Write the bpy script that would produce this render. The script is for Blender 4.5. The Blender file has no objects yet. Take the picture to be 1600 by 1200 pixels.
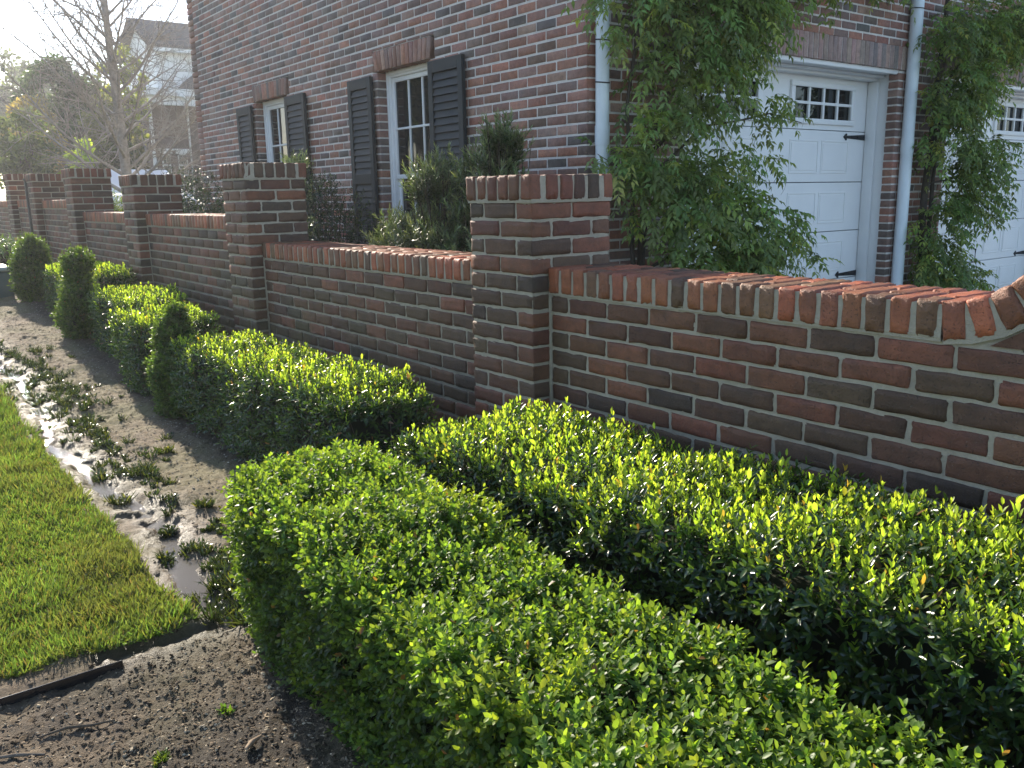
import bpy, math, random
import numpy as np
from mathutils import Matrix

RS = np.random.RandomState(7)
random.seed(7)
SC = bpy.context.scene
COL = SC.collection
R = math.radians

# ------------------------------------------------------------------ camera, sky, sun, exposure
cd = bpy.data.cameras.new('camera'); co = bpy.data.objects.new('camera', cd); COL.objects.link(co)
cd.sensor_width = 36.0; cd.lens = 30.48; cd.clip_start = 0.02; cd.clip_end = 3000
_r = (0.793962, -0.607705, -0.017842); _u = (0.143247, 0.158461, 0.976919); _f = (0.590852, 0.778193, -0.212592)
co.matrix_world = Matrix(((_r[0], _u[0], -_f[0], 0), (_r[1], _u[1], -_f[1], 0), (_r[2], _u[2], -_f[2], 0), (0, 0, 0, 1)))
SC.camera = co
SUN_AZ, SUN_EL = 6.0, 27.0            # azimuth from +Y towards +X
W = bpy.data.worlds.new('World'); SC.world = W; W.use_nodes = True
wn = W.node_tree
sky = wn.nodes.new('ShaderNodeTexSky'); sky.sky_type = 'NISHITA'; sky.sun_disc = False
sky.sun_elevation = R(SUN_EL); sky.sun_rotation = R(SUN_AZ); sky.air_density = 1.0; sky.dust_density = .35; sky.ozone_density = 2.0
tc = wn.nodes.new('ShaderNodeTexCoord'); cn = wn.nodes.new('ShaderNodeTexNoise'); cn.inputs['Scale'].default_value = 2.6; cn.inputs['Detail'].default_value = 5; cn.inputs['Roughness'].default_value = .55
cr = wn.nodes.new('ShaderNodeValToRGB'); cr.color_ramp.elements[0].position = .40; cr.color_ramp.elements[1].position = .62
cr.color_ramp.elements[0].color = (.80, .84, .92, 1); cr.color_ramp.elements[1].color = (1.12, 1.0, .90, 1)      # clear gaps and thin bright cloud
cm = wn.nodes.new('ShaderNodeMix'); cm.data_type = 'RGBA'; cm.blend_type = 'MULTIPLY'; cm.inputs[0].default_value = 1.0
wn.links.new(tc.outputs['Generated'], cn.inputs['Vector']); wn.links.new(cn.outputs[0], cr.inputs[0])
wn.links.new(sky.outputs[0], cm.inputs[6]); wn.links.new(cr.outputs[0], cm.inputs[7])
wn.links.new(cm.outputs[2], wn.nodes['Background'].inputs[0]); wn.nodes['Background'].inputs[1].default_value = 0.15
sd = bpy.data.lights.new('sun', 'SUN'); so = bpy.data.objects.new('sun', sd); COL.objects.link(so)
sd.energy = 4.2; sd.angle = R(0.5); sd.color = (1.0, 0.90, 0.74)
so.rotation_euler = (R(90 - SUN_EL), 0, R(180 - SUN_AZ))
SC.view_settings.view_transform = 'Standard'; SC.view_settings.look = 'None'
SC.view_settings.exposure = 1.17; SC.view_settings.gamma = 1.0
SC.render.engine = 'CYCLES'
SC.cycles.use_denoising = True
SC.cycles.max_bounces = 8; SC.cycles.diffuse_bounces = 4; SC.cycles.glossy_bounces = 3; SC.cycles.transmission_bounces = 6
SC.cycles.sample_clamp_indirect = 6.0

# ------------------------------------------------------------------ helpers
def _hash(ix, iy, iz, seed):
    h = (ix * 374761393 + iy * 668265263 + iz * 1274126177 + seed * 974711) & 0x7fffffff
    h = ((h ^ (h >> 13)) * 1103515245 + 12345) & 0x7fffffff
    h = ((h ^ (h >> 15)) * 747796405 + 2891336453) & 0x7fffffff
    return ((h ^ (h >> 12)) & 0xffff) / 65535.0

def vnoise(P, scale=1.0, seed=0):
    P = np.asarray(P, float) * scale
    I = np.floor(P).astype(np.int64); F = P - I; F = F * F * (3 - 2 * F)
    out = 0
    for dx in (0, 1):
        for dy in (0, 1):
            for dz in (0, 1):
                w = (F[:, 0] if dx else 1 - F[:, 0]) * (F[:, 1] if dy else 1 - F[:, 1]) * (F[:, 2] if dz else 1 - F[:, 2])
                out = out + w * _hash(I[:, 0] + dx, I[:, 1] + dy, I[:, 2] + dz, seed)
    return out * 2 - 1

def fbm(P, scale=1.0, octs=4, seed=0, gain=0.5):
    a, s, o = 1.0, scale, 0
    for k in range(octs):
        o = o + a * vnoise(P, s, seed + k * 17); a *= gain; s *= 2.03
    return o

def nrm(v):
    return v / np.maximum(np.linalg.norm(v, axis=-1, keepdims=True), 1e-9)

class MB:
    """collects vertices and triangles/quads, builds ONE mesh object"""
    def __init__(s):
        s.V = []; s.C = []; s.F = []; s.n = 0
    def add(s, V, F, col=(1, 1, 1), mat=0, flat=False):
        V = np.asarray(V, float).reshape(-1, 3); F = np.asarray(F, np.int64)
        c = np.asarray(col, float)
        if c.ndim == 1: c = np.tile(c, (len(V), 1))
        s.V.append(V); s.C.append(c); s.F.append((F + s.n, mat, flat)); s.n += len(V)
    def box(s, lo, hi, col=(1, 1, 1), mat=0):
        (a, b, c), (d, e, f) = lo, hi
        V = [(a, b, c), (d, b, c), (d, e, c), (a, e, c), (a, b, f), (d, b, f), (d, e, f), (a, e, f)]
        s.add(V, [(0, 3, 2, 1), (4, 5, 6, 7), (0, 1, 5, 4), (1, 2, 6, 5), (2, 3, 7, 6), (3, 0, 4, 7)], col, mat, True)
    def rbox(s, lo, hi, r=0.005, col=(1, 1, 1), mat=0, rot=None, pivot=None):
        lo = np.array(lo, float); hi = np.array(hi, float)
        V, F = rounded((lo + hi) / 2, (hi - lo) / 2, min(r, 0.45 * (hi - lo).min()))
        if rot is not None:
            p = np.array(pivot if pivot is not None else (lo + hi) / 2); V = (V - p) @ np.array(rot).T + p
        s.add(V, F, col, mat)
    def tube(s, P, rad, sides=6, col=(1, 1, 1), mat=0, cap=True):
        P = np.asarray(P, float); n = len(P); rad = np.broadcast_to(np.asarray(rad, float), (n,))
        T = np.gradient(P, axis=0); T = nrm(T)
        ref = np.array((0.0, 0, 1)) if abs(T[0, 2]) < 0.9 else np.array((1.0, 0, 0))
        A = nrm(np.cross(T, ref)); B = np.cross(T, A)
        th = np.linspace(0, 2 * np.pi, sides, endpoint=False)
        V = P[:, None] + rad[:, None, None] * (np.cos(th)[None, :, None] * A[:, None] + np.sin(th)[None, :, None] * B[:, None])
        i = np.arange(n - 1)[:, None] * sides; j = np.arange(sides)[None]; k = (j + 1) % sides
        F = np.stack([i + j, i + k, i + sides + k, i + sides + j], -1).reshape(-1, 4)
        s.add(V, F, col, mat)
        if cap:
            for e, base in ((0, 0), (n - 1, (n - 1) * sides)):
                ring = V[e]; c = P[e]
                VV = np.vstack([ring, c[None]])
                FF = [(q, (q + 1) % sides, sides) if e else ((q + 1) % sides, q, sides) for q in range(sides)]
                s.add(VV, FF, col, mat)
    def build(s, name, mats, parent=None, smooth=True):
        me = bpy.data.meshes.new(name)
        V = np.vstack(s.V).astype(np.float32); C = np.vstack(s.C)
        me.vertices.add(len(V)); me.vertices.foreach_set('co', V.ravel())
        loops = np.concatenate([f.ravel() for f, _, _ in s.F]); cnt = np.concatenate([np.full(len(f), f.shape[1]) for f, _, _ in s.F])
        mi = np.concatenate([np.full(len(f), m) for f, m, _ in s.F]); fl = np.concatenate([np.full(len(f), q) for f, _, q in s.F])
        me.loops.add(len(loops)); me.loops.foreach_set('vertex_index', loops.astype(np.int32))
        st = np.concatenate([[0], np.cumsum(cnt)[:-1]])
        me.polygons.add(len(cnt)); me.polygons.foreach_set('loop_start', st.astype(np.int32)); me.polygons.foreach_set('loop_total', cnt.astype(np.int32))
        me.polygons.foreach_set('material_index', mi.astype(np.int32))
        me.polygons.foreach_set('use_smooth', (~fl) & bool(smooth))
        at = me.attributes.new('Col', 'FLOAT_COLOR', 'POINT')
        at.data.foreach_set('color', np.hstack([C, np.ones((len(C), 1))]).astype(np.float32).ravel())
        for m in (mats if isinstance(mats, (list, tuple)) else [mats]): me.materials.append(m)
        me.update(); me.validate()
        o = bpy.data.objects.new(name, me); COL.objects.link(o)
        if parent is not None:
            o.parent = parent; o.matrix_parent_inverse = Matrix.Translation(-parent.location)
        return o

def lattice(xs, ys, zs):
    """closed box lattice template: axis entries are (s, off)"""
    idx = {}; pts = []; faces = []
    nx, ny, nz = len(xs), len(ys), len(zs)
    def vid(i, j, k):
        if (i, j, k) not in idx:
            e = [i in (0, nx - 1), j in (0, ny - 1), k in (0, nz - 1)]
            idx[(i, j, k)] = len(pts); pts.append((xs[i] + ys[j] + zs[k], e))
        return idx[(i, j, k)]
    for i in range(nx - 1):
        for j in range(ny - 1):
            faces.append((vid(i, j, 0), vid(i, j + 1, 0), vid(i + 1, j + 1, 0), vid(i + 1, j, 0)))
            faces.append((vid(i, j, nz - 1), vid(i + 1, j, nz - 1), vid(i + 1, j + 1, nz - 1), vid(i, j + 1, nz - 1)))
    for i in range(nx - 1):
        for k in range(nz - 1):
            faces.append((vid(i, 0, k), vid(i + 1, 0, k), vid(i + 1, 0, k + 1), vid(i, 0, k + 1)))
            faces.append((vid(i, ny - 1, k), vid(i, ny - 1, k + 1), vid(i + 1, ny - 1, k + 1), vid(i + 1, ny - 1, k)))
    for j in range(ny - 1):
        for k in range(nz - 1):
            faces.append((vid(0, j, k), vid(0, j, k + 1), vid(0, j + 1, k + 1), vid(0, j + 1, k)))
            faces.append((vid(nx - 1, j, k), vid(nx - 1, j + 1, k), vid(nx - 1, j + 1, k + 1), vid(nx - 1, j, k + 1)))
    S = np.array([[p[0][0], p[0][2], p[0][4]] for p in pts]); O = np.array([[p[0][1], p[0][3], p[0][5]] for p in pts])
    E = np.array([p[1] for p in pts]); ne = E.sum(1)
    pull = np.where(ne == 2, 0.293, np.where(ne == 3, 0.42, 0.0))
    O = O - (E * S * pull[:, None])          # in units of r
    return S, O, np.array(faces), ne
def axis(n):
    a = [(-1.0, 0.0), (-1.0, 1.0)]
    for q in range(n): a.append((-1 + 2 * (q + 1) / (n + 1), 0.0))
    return a + [(1.0, -1.0), (1.0, 0.0)]
LAT0 = lattice(axis(0), axis(0), axis(0))
LAT1 = lattice(axis(4), axis(4), axis(2))

def rounded(c, h, r, lat=LAT0):
    S, O, F, ne = lat
    return np.asarray(c) + S * np.asarray(h) + O * r, F

BRK = [RS.randn(len(LAT1[0]), 3) for _ in range(40)]
def brick(mb, c, h, r, col, fine=True, rot=None, mat=0, jit=0.0012):
    """one tumbled brick, half sizes h"""
    h = np.array(h) * (1 + RS.uniform(-.015, .012, 3)); c = np.array(c) + RS.uniform(-1, 1, 3) * (jit if fine else .0006)
    if fine:
        S, O, F, ne = LAT1
        V = S * h + O * r * RS.uniform(.7, 1.25)
        V = V + BRK[RS.randint(40)] * 0.0007 * (1 + ne[:, None] * 0.5)
        w = vnoise(V + RS.uniform(0, 50, 3), 24, 5)
        V = V - nrm(S + 1e-6) * (np.maximum(w + .05, 0) * 0.0055 * (ne > 1))[:, None]
        tilt = RS.uniform(-1, 1, 3) * 0.006
    else:
        S, O, F, ne = LAT0
        V = S * h + O * r + RS.randn(len(S), 3) * .0009; tilt = RS.uniform(-1, 1, 3) * 0.003
    V = V + np.cross(tilt, V)
    if rot is not None: V = V @ np.array(rot).T
    mb.add(V + c, F, col, mat)

def obj_empty(name, loc=(0, 0, 0), label=None, cat=None, group=None):
    o = bpy.data.objects.new(name, None); o.location = loc; COL.objects.link(o)
    bpy.context.view_layer.update()
    return tag(o, label, cat, group)
def tag(o, label=None, cat=None, group=None, kind=None):
    if label: o['label'] = label
    if cat: o['category'] = cat
    if group: o['group'] = group
    if kind: o['kind'] = kind
    return o

# ------------------------------------------------------------------ materials
class NT:
    def __init__(s, name):
        s.m = bpy.data.materials.new(name); s.m.use_nodes = True; s.t = s.m.node_tree
        s.b = s.t.nodes['Principled BSDF']; s.out = s.t.nodes['Material Output']
    def n(s, typ, **kw):
        nd = s.t.nodes.new('ShaderNode' + typ)
        for k, v in kw.items():
            if k.startswith('i_'): nd.inputs[k[2:].replace('_', ' ')].default_value = v
            else: setattr(nd, k, v)
        return nd
    def l(s, a, b): s.t.links.new(a, b)
    def col(s): return s.n('Attribute', attribute_name='Col').outputs['Color']
    def noise(s, scale, detail=4, rough=.6, vec=None):
        nd = s.n('TexNoise'); nd.inputs['Scale'].default_value = scale; nd.inputs['Detail'].default_value = detail; nd.inputs['Roughness'].default_value = rough
        if vec is None:
            vec = s.n('NewGeometry').outputs['Position']
        s.l(vec, nd.inputs['Vector']); return nd
    def ramp(s, fac, a, b, ca=(0, 0, 0, 1), cb=(1, 1, 1, 1)):
        nd = s.n('ValToRGB'); e = nd.color_ramp.elements; e[0].position = a; e[1].position = b; e[0].color = ca; e[1].color = cb
        s.l(fac, nd.inputs[0]); return nd.outputs[0]
    def mix(s, fac, a, b, mode='MIX'):
        nd = s.n('Mix', data_type='RGBA', blend_type=mode)
        for sock, v in ((nd.inputs[0], fac), (nd.inputs[6], a), (nd.inputs[7], b)):
            if hasattr(v, 'is_output'): s.l(v, sock)
            else: sock.default_value = v if not isinstance(v, tuple) or len(v) == 4 else (*v, 1)
        return nd.outputs[2]
    def math(s, op, a, b=0.0):
        nd = s.n('Math', operation=op)
        for sock, v in ((nd.inputs[0], a), (nd.inputs[1], b)):
            if hasattr(v, 'is_output'): s.l(v, sock)
            else: sock.default_value = v
        return nd.outputs[0]
    def bump(s, h, strength=.3, dist=.01):
        nd = s.n('Bump'); nd.inputs['Strength'].default_value = strength; nd.inputs['Distance'].default_value = dist
        s.l(h, nd.inputs['Height']); s.l(nd.outputs[0], s.b.inputs['Normal']); return nd
    def set(s, **kw):
        for k, v in kw.items():
            sock = s.b.inputs[k.replace('_', ' ')]
            if hasattr(v, 'is_output'): s.l(v, sock)
            else: sock.default_value = v if not isinstance(v, tuple) or len(v) == 4 else (*v, 1)

def mat_brick(name, moss=False, pale=0.0, rough=.68):
    m = NT(name); c = m.col()
    n1 = m.noise(26, 6, .7); n2 = m.noise(7, 3); n3 = m.noise(160, 3, .6)
    v = m.ramp(n1.outputs[0], .25, .75, (.62, .62, .64, 1), (1.3, 1.26, 1.22, 1))
    c = m.mix(1.0, c, v, 'MULTIPLY')
    c = m.mix(m.ramp(n2.outputs[0], .52, .70, (0, 0, 0, 1), (.3, .3, .3, 1)), c, (.062, .044, .036))
    c = m.mix(m.ramp(n3.outputs[0], .66, .78, (0, 0, 0, 1), (.5, .5, .5, 1)), c, (.30, .27, .24))
    n5 = m.noise(210, 2, .5)
    c = m.mix(m.ramp(n5.outputs[0], .60, .70, (0, 0, 0, 1), (.6, .6, .6, 1)), c, (.03, .022, .018))      # pits
    if pale: c = m.mix(m.ramp(m.noise(3.1, 4).outputs[0], .45, .75, (0, 0, 0, 1), (pale, pale, pale, 1)), c, (.42, .36, .33))
    if moss: c = moss_mix(m, c)
    m.set(Base_Color=c, Roughness=rough); m.b.inputs['Specular IOR Level'].default_value = .5
    h = m.math('SUBTRACT', m.math('ADD', m.math('MULTIPLY', n1.outputs[0], .8), m.math('MULTIPLY', n3.outputs[0], .35)), m.math('MULTIPLY', m.ramp(n5.outputs[0], .58, .72), .35))
    m.bump(h, .75, .006); return m.m
def moss_mix(m, c):
    g = m.n('NewGeometry'); sx = m.n('SeparateXYZ'); m.l(g.outputs['Position'], sx.inputs[0])
    low = m.ramp(m.math('ADD', m.math('MULTIPLY', sx.outputs[2], -1.0), m.math('MULTIPLY', sx.outputs[1], .0)), .35, .85)
    far = m.ramp(m.math('MULTIPLY', sx.outputs[1], .1), .28, .48)
    n = m.ramp(m.noise(2.2, 4).outputs[0], .38, .62)
    f = m.math('MULTIPLY', m.math('MULTIPLY', low, far), m.math('MULTIPLY', n, .55))
    c = m.mix(f, c, (.13, .115, .035))
    n4 = m.ramp(m.noise(5.0, 5).outputs[0], .45, .7)
    return m.mix(m.math('MULTIPLY', m.math('MULTIPLY', low, n4), .4), c, (.070, .050, .028))
def mat_mortar(name, moss=False, tone=(.47, .405, .31)):
    m = NT(name); n1 = m.noise(60, 6, .7); n2 = m.noise(6, 4); n3 = m.noise(300, 2)
    c = m.mix(n1.outputs[0], tuple(x * .72 for x in tone), tuple(x * 1.2 for x in tone))
    c = m.mix(m.ramp(n2.outputs[0], .5, .75, (0, 0, 0, 1), (.5, .5, .5, 1)), c, tuple(x * .55 for x in tone))
    if moss: c = moss_mix(m, c)
    m.set(Base_Color=c, Roughness=.95); m.b.inputs['Specular IOR Level'].default_value = .15
    m.bump(m.math('ADD', n1.outputs[0], m.math('MULTIPLY', n3.outputs[0], .4)), .8, .008); return m.m
def mat_leaf(name, trans=.45, rough=.38, spec=.5, gain=(2.0, 1.9, .8)):
    m = NT(name); c = m.col()
    nz = m.noise(45, 3); v = m.ramp(nz.outputs[0], .3, .7, (.75, .78, .75, 1), (1.2, 1.15, 1.1, 1))
    c = m.mix(1.0, c, v, 'MULTIPLY')
    m.set(Base_Color=c, Roughness=rough); m.b.inputs['Specular IOR Level'].default_value = spec
    t = m.n('BsdfTranslucent'); m.l(m.mix(1.0, c, (*gain, 1), 'MULTIPLY'), t.inputs[0])
    mx = m.n('MixShader'); mx.inputs[0].default_value = trans
    m.l(m.b.outputs[0], mx.inputs[1]); m.l(t.outputs[0], mx.inputs[2]); m.l(mx.outputs[0], m.out.inputs[0]); return m.m
def mat_plain(name, col, rough=.5, spec=.5, var=.12, scale=6, bump=0.0, metal=0.0, useattr=False):
    m = NT(name); n1 = m.noise(scale, 5)
    base = m.col() if useattr else m.mix(0.0, (*col, 1), (*col, 1))
    v = m.ramp(n1.outputs[0], .3, .7, (1 - var,) * 3 + (1,), (1 + var,) * 3 + (1,))
    m.set(Base_Color=m.mix(1.0, base, v, 'MULTIPLY'), Roughness=rough, Metallic=metal); m.b.inputs['Specular IOR Level'].default_value = spec
    if bump: m.bump(m.noise(scale * 8, 5).outputs[0], bump, .01)
    return m.m

M_brick = mat_brick('garden_brick', moss=True)
M_coping = mat_brick('coping_brick', rough=.6)
M_mortar = mat_mortar('garden_mortar', moss=True)
M_hbrick = mat_brick('house_brick', pale=.28)
M_hmortar = mat_mortar('house_mortar', tone=(.78, .71, .64))
M_boxleaf = mat_leaf('boxwood_leaf', .5, .43, .42, (2.2, 2.0, .8))
M_hleaf = mat_leaf('glossy_hedge_leaf', .35, .25, .7)
M_shoot = mat_leaf('new_shoot_leaf', .6, .4, .4, (1.5, 1.5, .8))
M_vleaf = mat_leaf('vine_leaf', .45, .42, .4, (1.7, 1.6, .9))
M_needle = mat_leaf('needle_leaf', .25, .35, .5)
M_tleaf = mat_leaf('tree_leaf', .45, .5, .3)
M_grass = mat_leaf('grass_blade', .45, .5, .3, (1.7, 1.8, .8))
M_core = mat_plain('hedge_twig_core', (.035, .03, .02), .9, .2, .3, 30, useattr=True)
M_bark = mat_plain('bark', (.2, .17, .14), .9, .2, .3, 14, .6, useattr=True)
M_white = mat_plain('white_paint', (.82, .80, .77), .45, .4, .035, 3)
M_pipe = mat_plain('white_pipe', (.74, .78, .79), .4, .45, .07, 4)
M_shutter = mat_plain('shutter_paint', (.022, .028, .030), .6, .25, .15, 6)
M_black = mat_plain('black_iron', (.015, .015, .017), .5, .4, .2, 20)
M_roof = mat_plain('roof_shingle', (.075, .07, .072), .9, .2, .35, 9, .6)
M_conc = mat_plain('driveway_concrete', (.42, .40, .37), .9, .2, .12, 4, .3)

def mat_glass():
    m = NT('window_glass'); m.set(Base_Color=(.012, .014, .014), Roughness=.03); m.b.inputs['Specular IOR Level'].default_value = .5
    m.bump(m.noise(3, 2).outputs[0], .06, .02); return m.m
M_glass = mat_glass()
def mat_soil():
    m = NT('soil'); n1 = m.noise(9, 6, .7); n2 = m.noise(70, 6, .75); n3 = m.noise(2.2, 4); n4 = m.noise(260, 3)
    c = m.mix(n1.outputs[0], (.15, .098, .054), (.42, .305, .185))
    c = m.mix(m.ramp(n2.outputs[0], .42, .62), m.mix(.6, c, (.035, .027, .02)), c)
    c = m.mix(m.ramp(n3.outputs[0], .40, .62, (0, 0, 0, 1), (.7, .7, .7, 1)), c, (.17, .155, .06))      # green algae film
    wet = m.col(); sep = m.n('SeparateColor'); m.l(wet, sep.inputs[0])
    c = m.mix(sep.outputs[0], c, m.mix(1.0, c, (.45, .43, .42, 1), 'MULTIPLY'))
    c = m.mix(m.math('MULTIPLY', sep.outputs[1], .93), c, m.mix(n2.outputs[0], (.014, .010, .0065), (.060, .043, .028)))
    rg = m.n('MapRange'); m.l(sep.outputs[0], rg.inputs[0]); rg.inputs[3].default_value = .85; rg.inputs[4].default_value = .27
    m.set(Base_Color=c, Roughness=rg.outputs[0]); m.b.inputs['Specular IOR Level'].default_value = .45
    m.bump(m.math('ADD', n2.outputs[0], m.math('MULTIPLY', n4.outputs[0], .5)), .9, .012); return m.m
M_soil = mat_soil()
def mat_water():
    m = NT('puddle_water'); m.set(Base_Color=(.10, .085, .065), Roughness=.025); m.b.inputs['IOR'].default_value = 1.33
    m.bump(m.noise(120, 5, .7).outputs[0], .16, .008); return m.m
M_water = mat_water()
M_chip = mat_plain('mulch', (.1, .08, .06), .9, .25, .3, 60, useattr=True)
M_util = mat_plain('utility_green', (.10, .125, .11), .5, .4, .12, 5)

# ------------------------------------------------------------------ ground
def gz(Y):
    Y = np.asarray(Y, float)
    return -1.22 + np.clip(Y - 5, 0, 7) * .06 + np.clip(Y - 12, 0, 60) * .02
def soil_h(X, Y):
    P = np.stack([X, Y, 0 * X], -1)
    z = gz(Y) + fbm(P, 3.0, 3, 3) * .010 + fbm(P, 16, 4, 9, .65) * .006
    cl = np.maximum(fbm(P, 34, 2, 21), .15) - .15
    z = z + cl * .007 + np.maximum(fbm(P, 75, 2, 25), .1) * .005
    z = z - .09 * np.clip((.62 - X) / .06, 0, 1) * np.clip((Y - 2.50) / .06, 0, 1)
    d1 = np.where(Y > 2.36, np.abs(X - (.775 + .035 * np.sin(Y * 2.3) + .02 * np.sin(Y * 6))), 9)
    d2 = np.where((X > .38) & (X < .80), np.abs(Y - (2.42 + .0 * X)), 9)
    d = np.minimum(d1, d2 + .02)
    z = z - .040 * np.exp(-(d / np.where(Y < 3.4, .040, .050)) ** 2)
    z = z + fbm(P, 24, 3, 61) * .013 * np.exp(-(d / .09) ** 2)
    wet = np.exp(-(d / .13) ** 2) * np.clip(.8 + .5 * fbm(P, 11, 3, 88), 0, 1)
    return z, wet
def ground_grid(x0, x1, y0, y1, st):
    xs = np.arange(x0, x1 + st / 2, st); ys = np.arange(y0, y1 + st / 2, st)
    X, Y = np.meshgrid(xs, ys, indexing='ij'); nx, ny = X.shape
    i = np.arange(nx - 1)[:, None] * ny; j = np.arange(ny - 1)[None]
    F = np.stack([i + j, i + ny + j, i + ny + j + 1, i + j + 1], -1).reshape(-1, 4)
    return X.ravel(), Y.ravel(), F
X, Y, F = ground_grid(-.7, 2.12, .3, 13.5, .0125)
Z, wet = soil_h(X, Y)
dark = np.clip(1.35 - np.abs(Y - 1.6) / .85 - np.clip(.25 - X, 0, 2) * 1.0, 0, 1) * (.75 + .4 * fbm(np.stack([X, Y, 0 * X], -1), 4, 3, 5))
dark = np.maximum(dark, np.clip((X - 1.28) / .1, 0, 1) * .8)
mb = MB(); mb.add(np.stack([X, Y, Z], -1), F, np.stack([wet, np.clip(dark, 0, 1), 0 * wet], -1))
tag(mb.build('soil_bed', M_soil), kind='structure')
X, Y, F = ground_grid(-60, 60, -40, 160, 1.0)
Z = gz(Y) - .10 - np.clip(np.abs(X) - 30, 0, 40) * .0
mb = MB(); mb.add(np.stack([X, Y, Z], -1), F, (0, .3, 0)); 
far = 1500
for (a, b, c, d) in ((-far, -60, -far, far), (60, far, -far, far), (-60, 60, -far, -40), (-60, 60, 160, far)):
    zz = [float(gz(v)) - .10 if abs(v) < 200 else (0.75 if v > 0 else -1.32) for v in (c, c, d, d)]
    mb.add([(a, c, zz[0]), (b, c, zz[1]), (b, d, zz[2]), (a, d, zz[3])], [(0, 1, 2, 3)], (0, .3, 0))
tag(mb.build('ground', mat_plain('far_ground', (.09, .10, .045), .95, .2, .3, 2)), kind='structure')
# water lying in the ditch
X, Y, F = ground_grid(.36, .92, 2.3, 7.2, .03)
mb = MB(); mb.add(np.stack([X, Y, gz(Y) - .022 + .004 * np.sin(Y * 7)], -1), F); tag(mb.build('water', M_water), kind='structure')
# driveway behind the wall
mb = MB(); mb.add([(2.6, -30, -1.19), (40, -30, -1.19), (40, 4.24, -1.18), (2.6, 4.24, -1.18)], [(0, 1, 2, 3)]); tag(mb.build('driveway', M_conc), kind='structure')
mb = MB(); mb.add([(2.42, 4.24, -1.2), (3.9, 4.24, -1.2), (3.9, 16, -.72), (2.42, 16, -.72)], [(0, 1, 2, 3)], (0, .9, 0)); tag(mb.build('planting_bed', M_soil), kind='structure')
# lawn turf
X, Y, F = ground_grid(-3.0, .66, 2.47, 11.5, .06)
e = np.clip(np.minimum(.66 - X, Y - 2.47) / .05, 0, 1)
mb = MB(); mb.add(np.stack([X, Y, gz(Y) - .06 + .045 * e + .006 * fbm(np.stack([X, Y, 0 * X], -1), 5, 3, 2)], -1), F, (.0, .8, 0)); tag(mb.build('lawn_turf', mat_plain('turf', (.045, .055, .018), .95, .1, .4, 40, .6)), kind='structure')

# ------------------------------------------------------------------ brick colours
PAL = np.array([(.27, .092, .048), (.25, .092, .047), (.215, .084, .042), (.175, .075, .040), (.140, .064, .035), (.118, .060, .034), (.145, .080, .044), (.088, .053, .034), (.175, .064, .036), (.122, .070, .039)])
PAL = PAL * .80
PW = np.array([.7, .9, 1.4, 1.6, 1.6, 1.5, 1.0, .8, 1.2, 1.3]); PW /= PW.sum()
HPAL = np.array([(.34, .148, .10), (.31, .14, .095), (.265, .125, .088), (.215, .112, .082), (.175, .102, .080), (.135, .092, .076), (.34, .205, .155), (.095, .076, .068), (.38, .16, .10)])
HPAL = HPAL * np.array((1.06, 1.04, .98))
HW = np.array([1.5, 1.5, 1.6, 1.4, 1.1, .9, .6, .6, .6]); HW /= HW.sum()
def bcol(p=PAL, w=PW):
    c = p[RS.choice(len(p), p=w)] * RS.uniform(.82, 1.18); return np.clip(c * (1 + RS.uniform(-.06, .06, 3)), 0, 1)

# ------------------------------------------------------------------ garden wall
CR = .0677; BL = .2032; BW = .1; Bh = .0284     # course, module, header module, brick half height
XP, XW = 2.0185, 2.1020                     # pier face, wall face
PB = XP + .40                               # pier back
ROWH = .0677
gw = obj_empty('garden_wall', (2.25, 7, -1.25), 'low garden wall of tumbled red and brown brick with tall square piers', 'wall')

def coping_brick(mb, y, ztop, ang=0.0, fine=True):
    """one rowlock course unit across the wall at y: long brick + short brick, alternating"""
    global _alt
    rot = [[1, 0, 0], [0, math.cos(ang), -math.sin(ang)], [0, math.sin(ang), math.cos(ang)]]
    up = np.array([0, -math.sin(ang), math.cos(ang)])
    x = XW - .012; first = .194 if _alt % 2 == 0 else .092
    for ln in ((first, .296 - first)):
        c = np.array((x + ln / 2, y, ztop)) - up * .047
        brick(mb, c, (ln / 2 - .003, .0275, .047), .007, np.minimum(bcol(PAL, np.array([2.8, 2.2, 1.8, 1, .7, .5, .7, .5, 1, .5]) / 11.7) * np.array((1.85, 1.58, 1.35)), .6), fine, rot)  # palette raised and warmed: sunlit glow put into the coping brick colour
        x += ln + .009
    _alt += 1
_alt = 0

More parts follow.
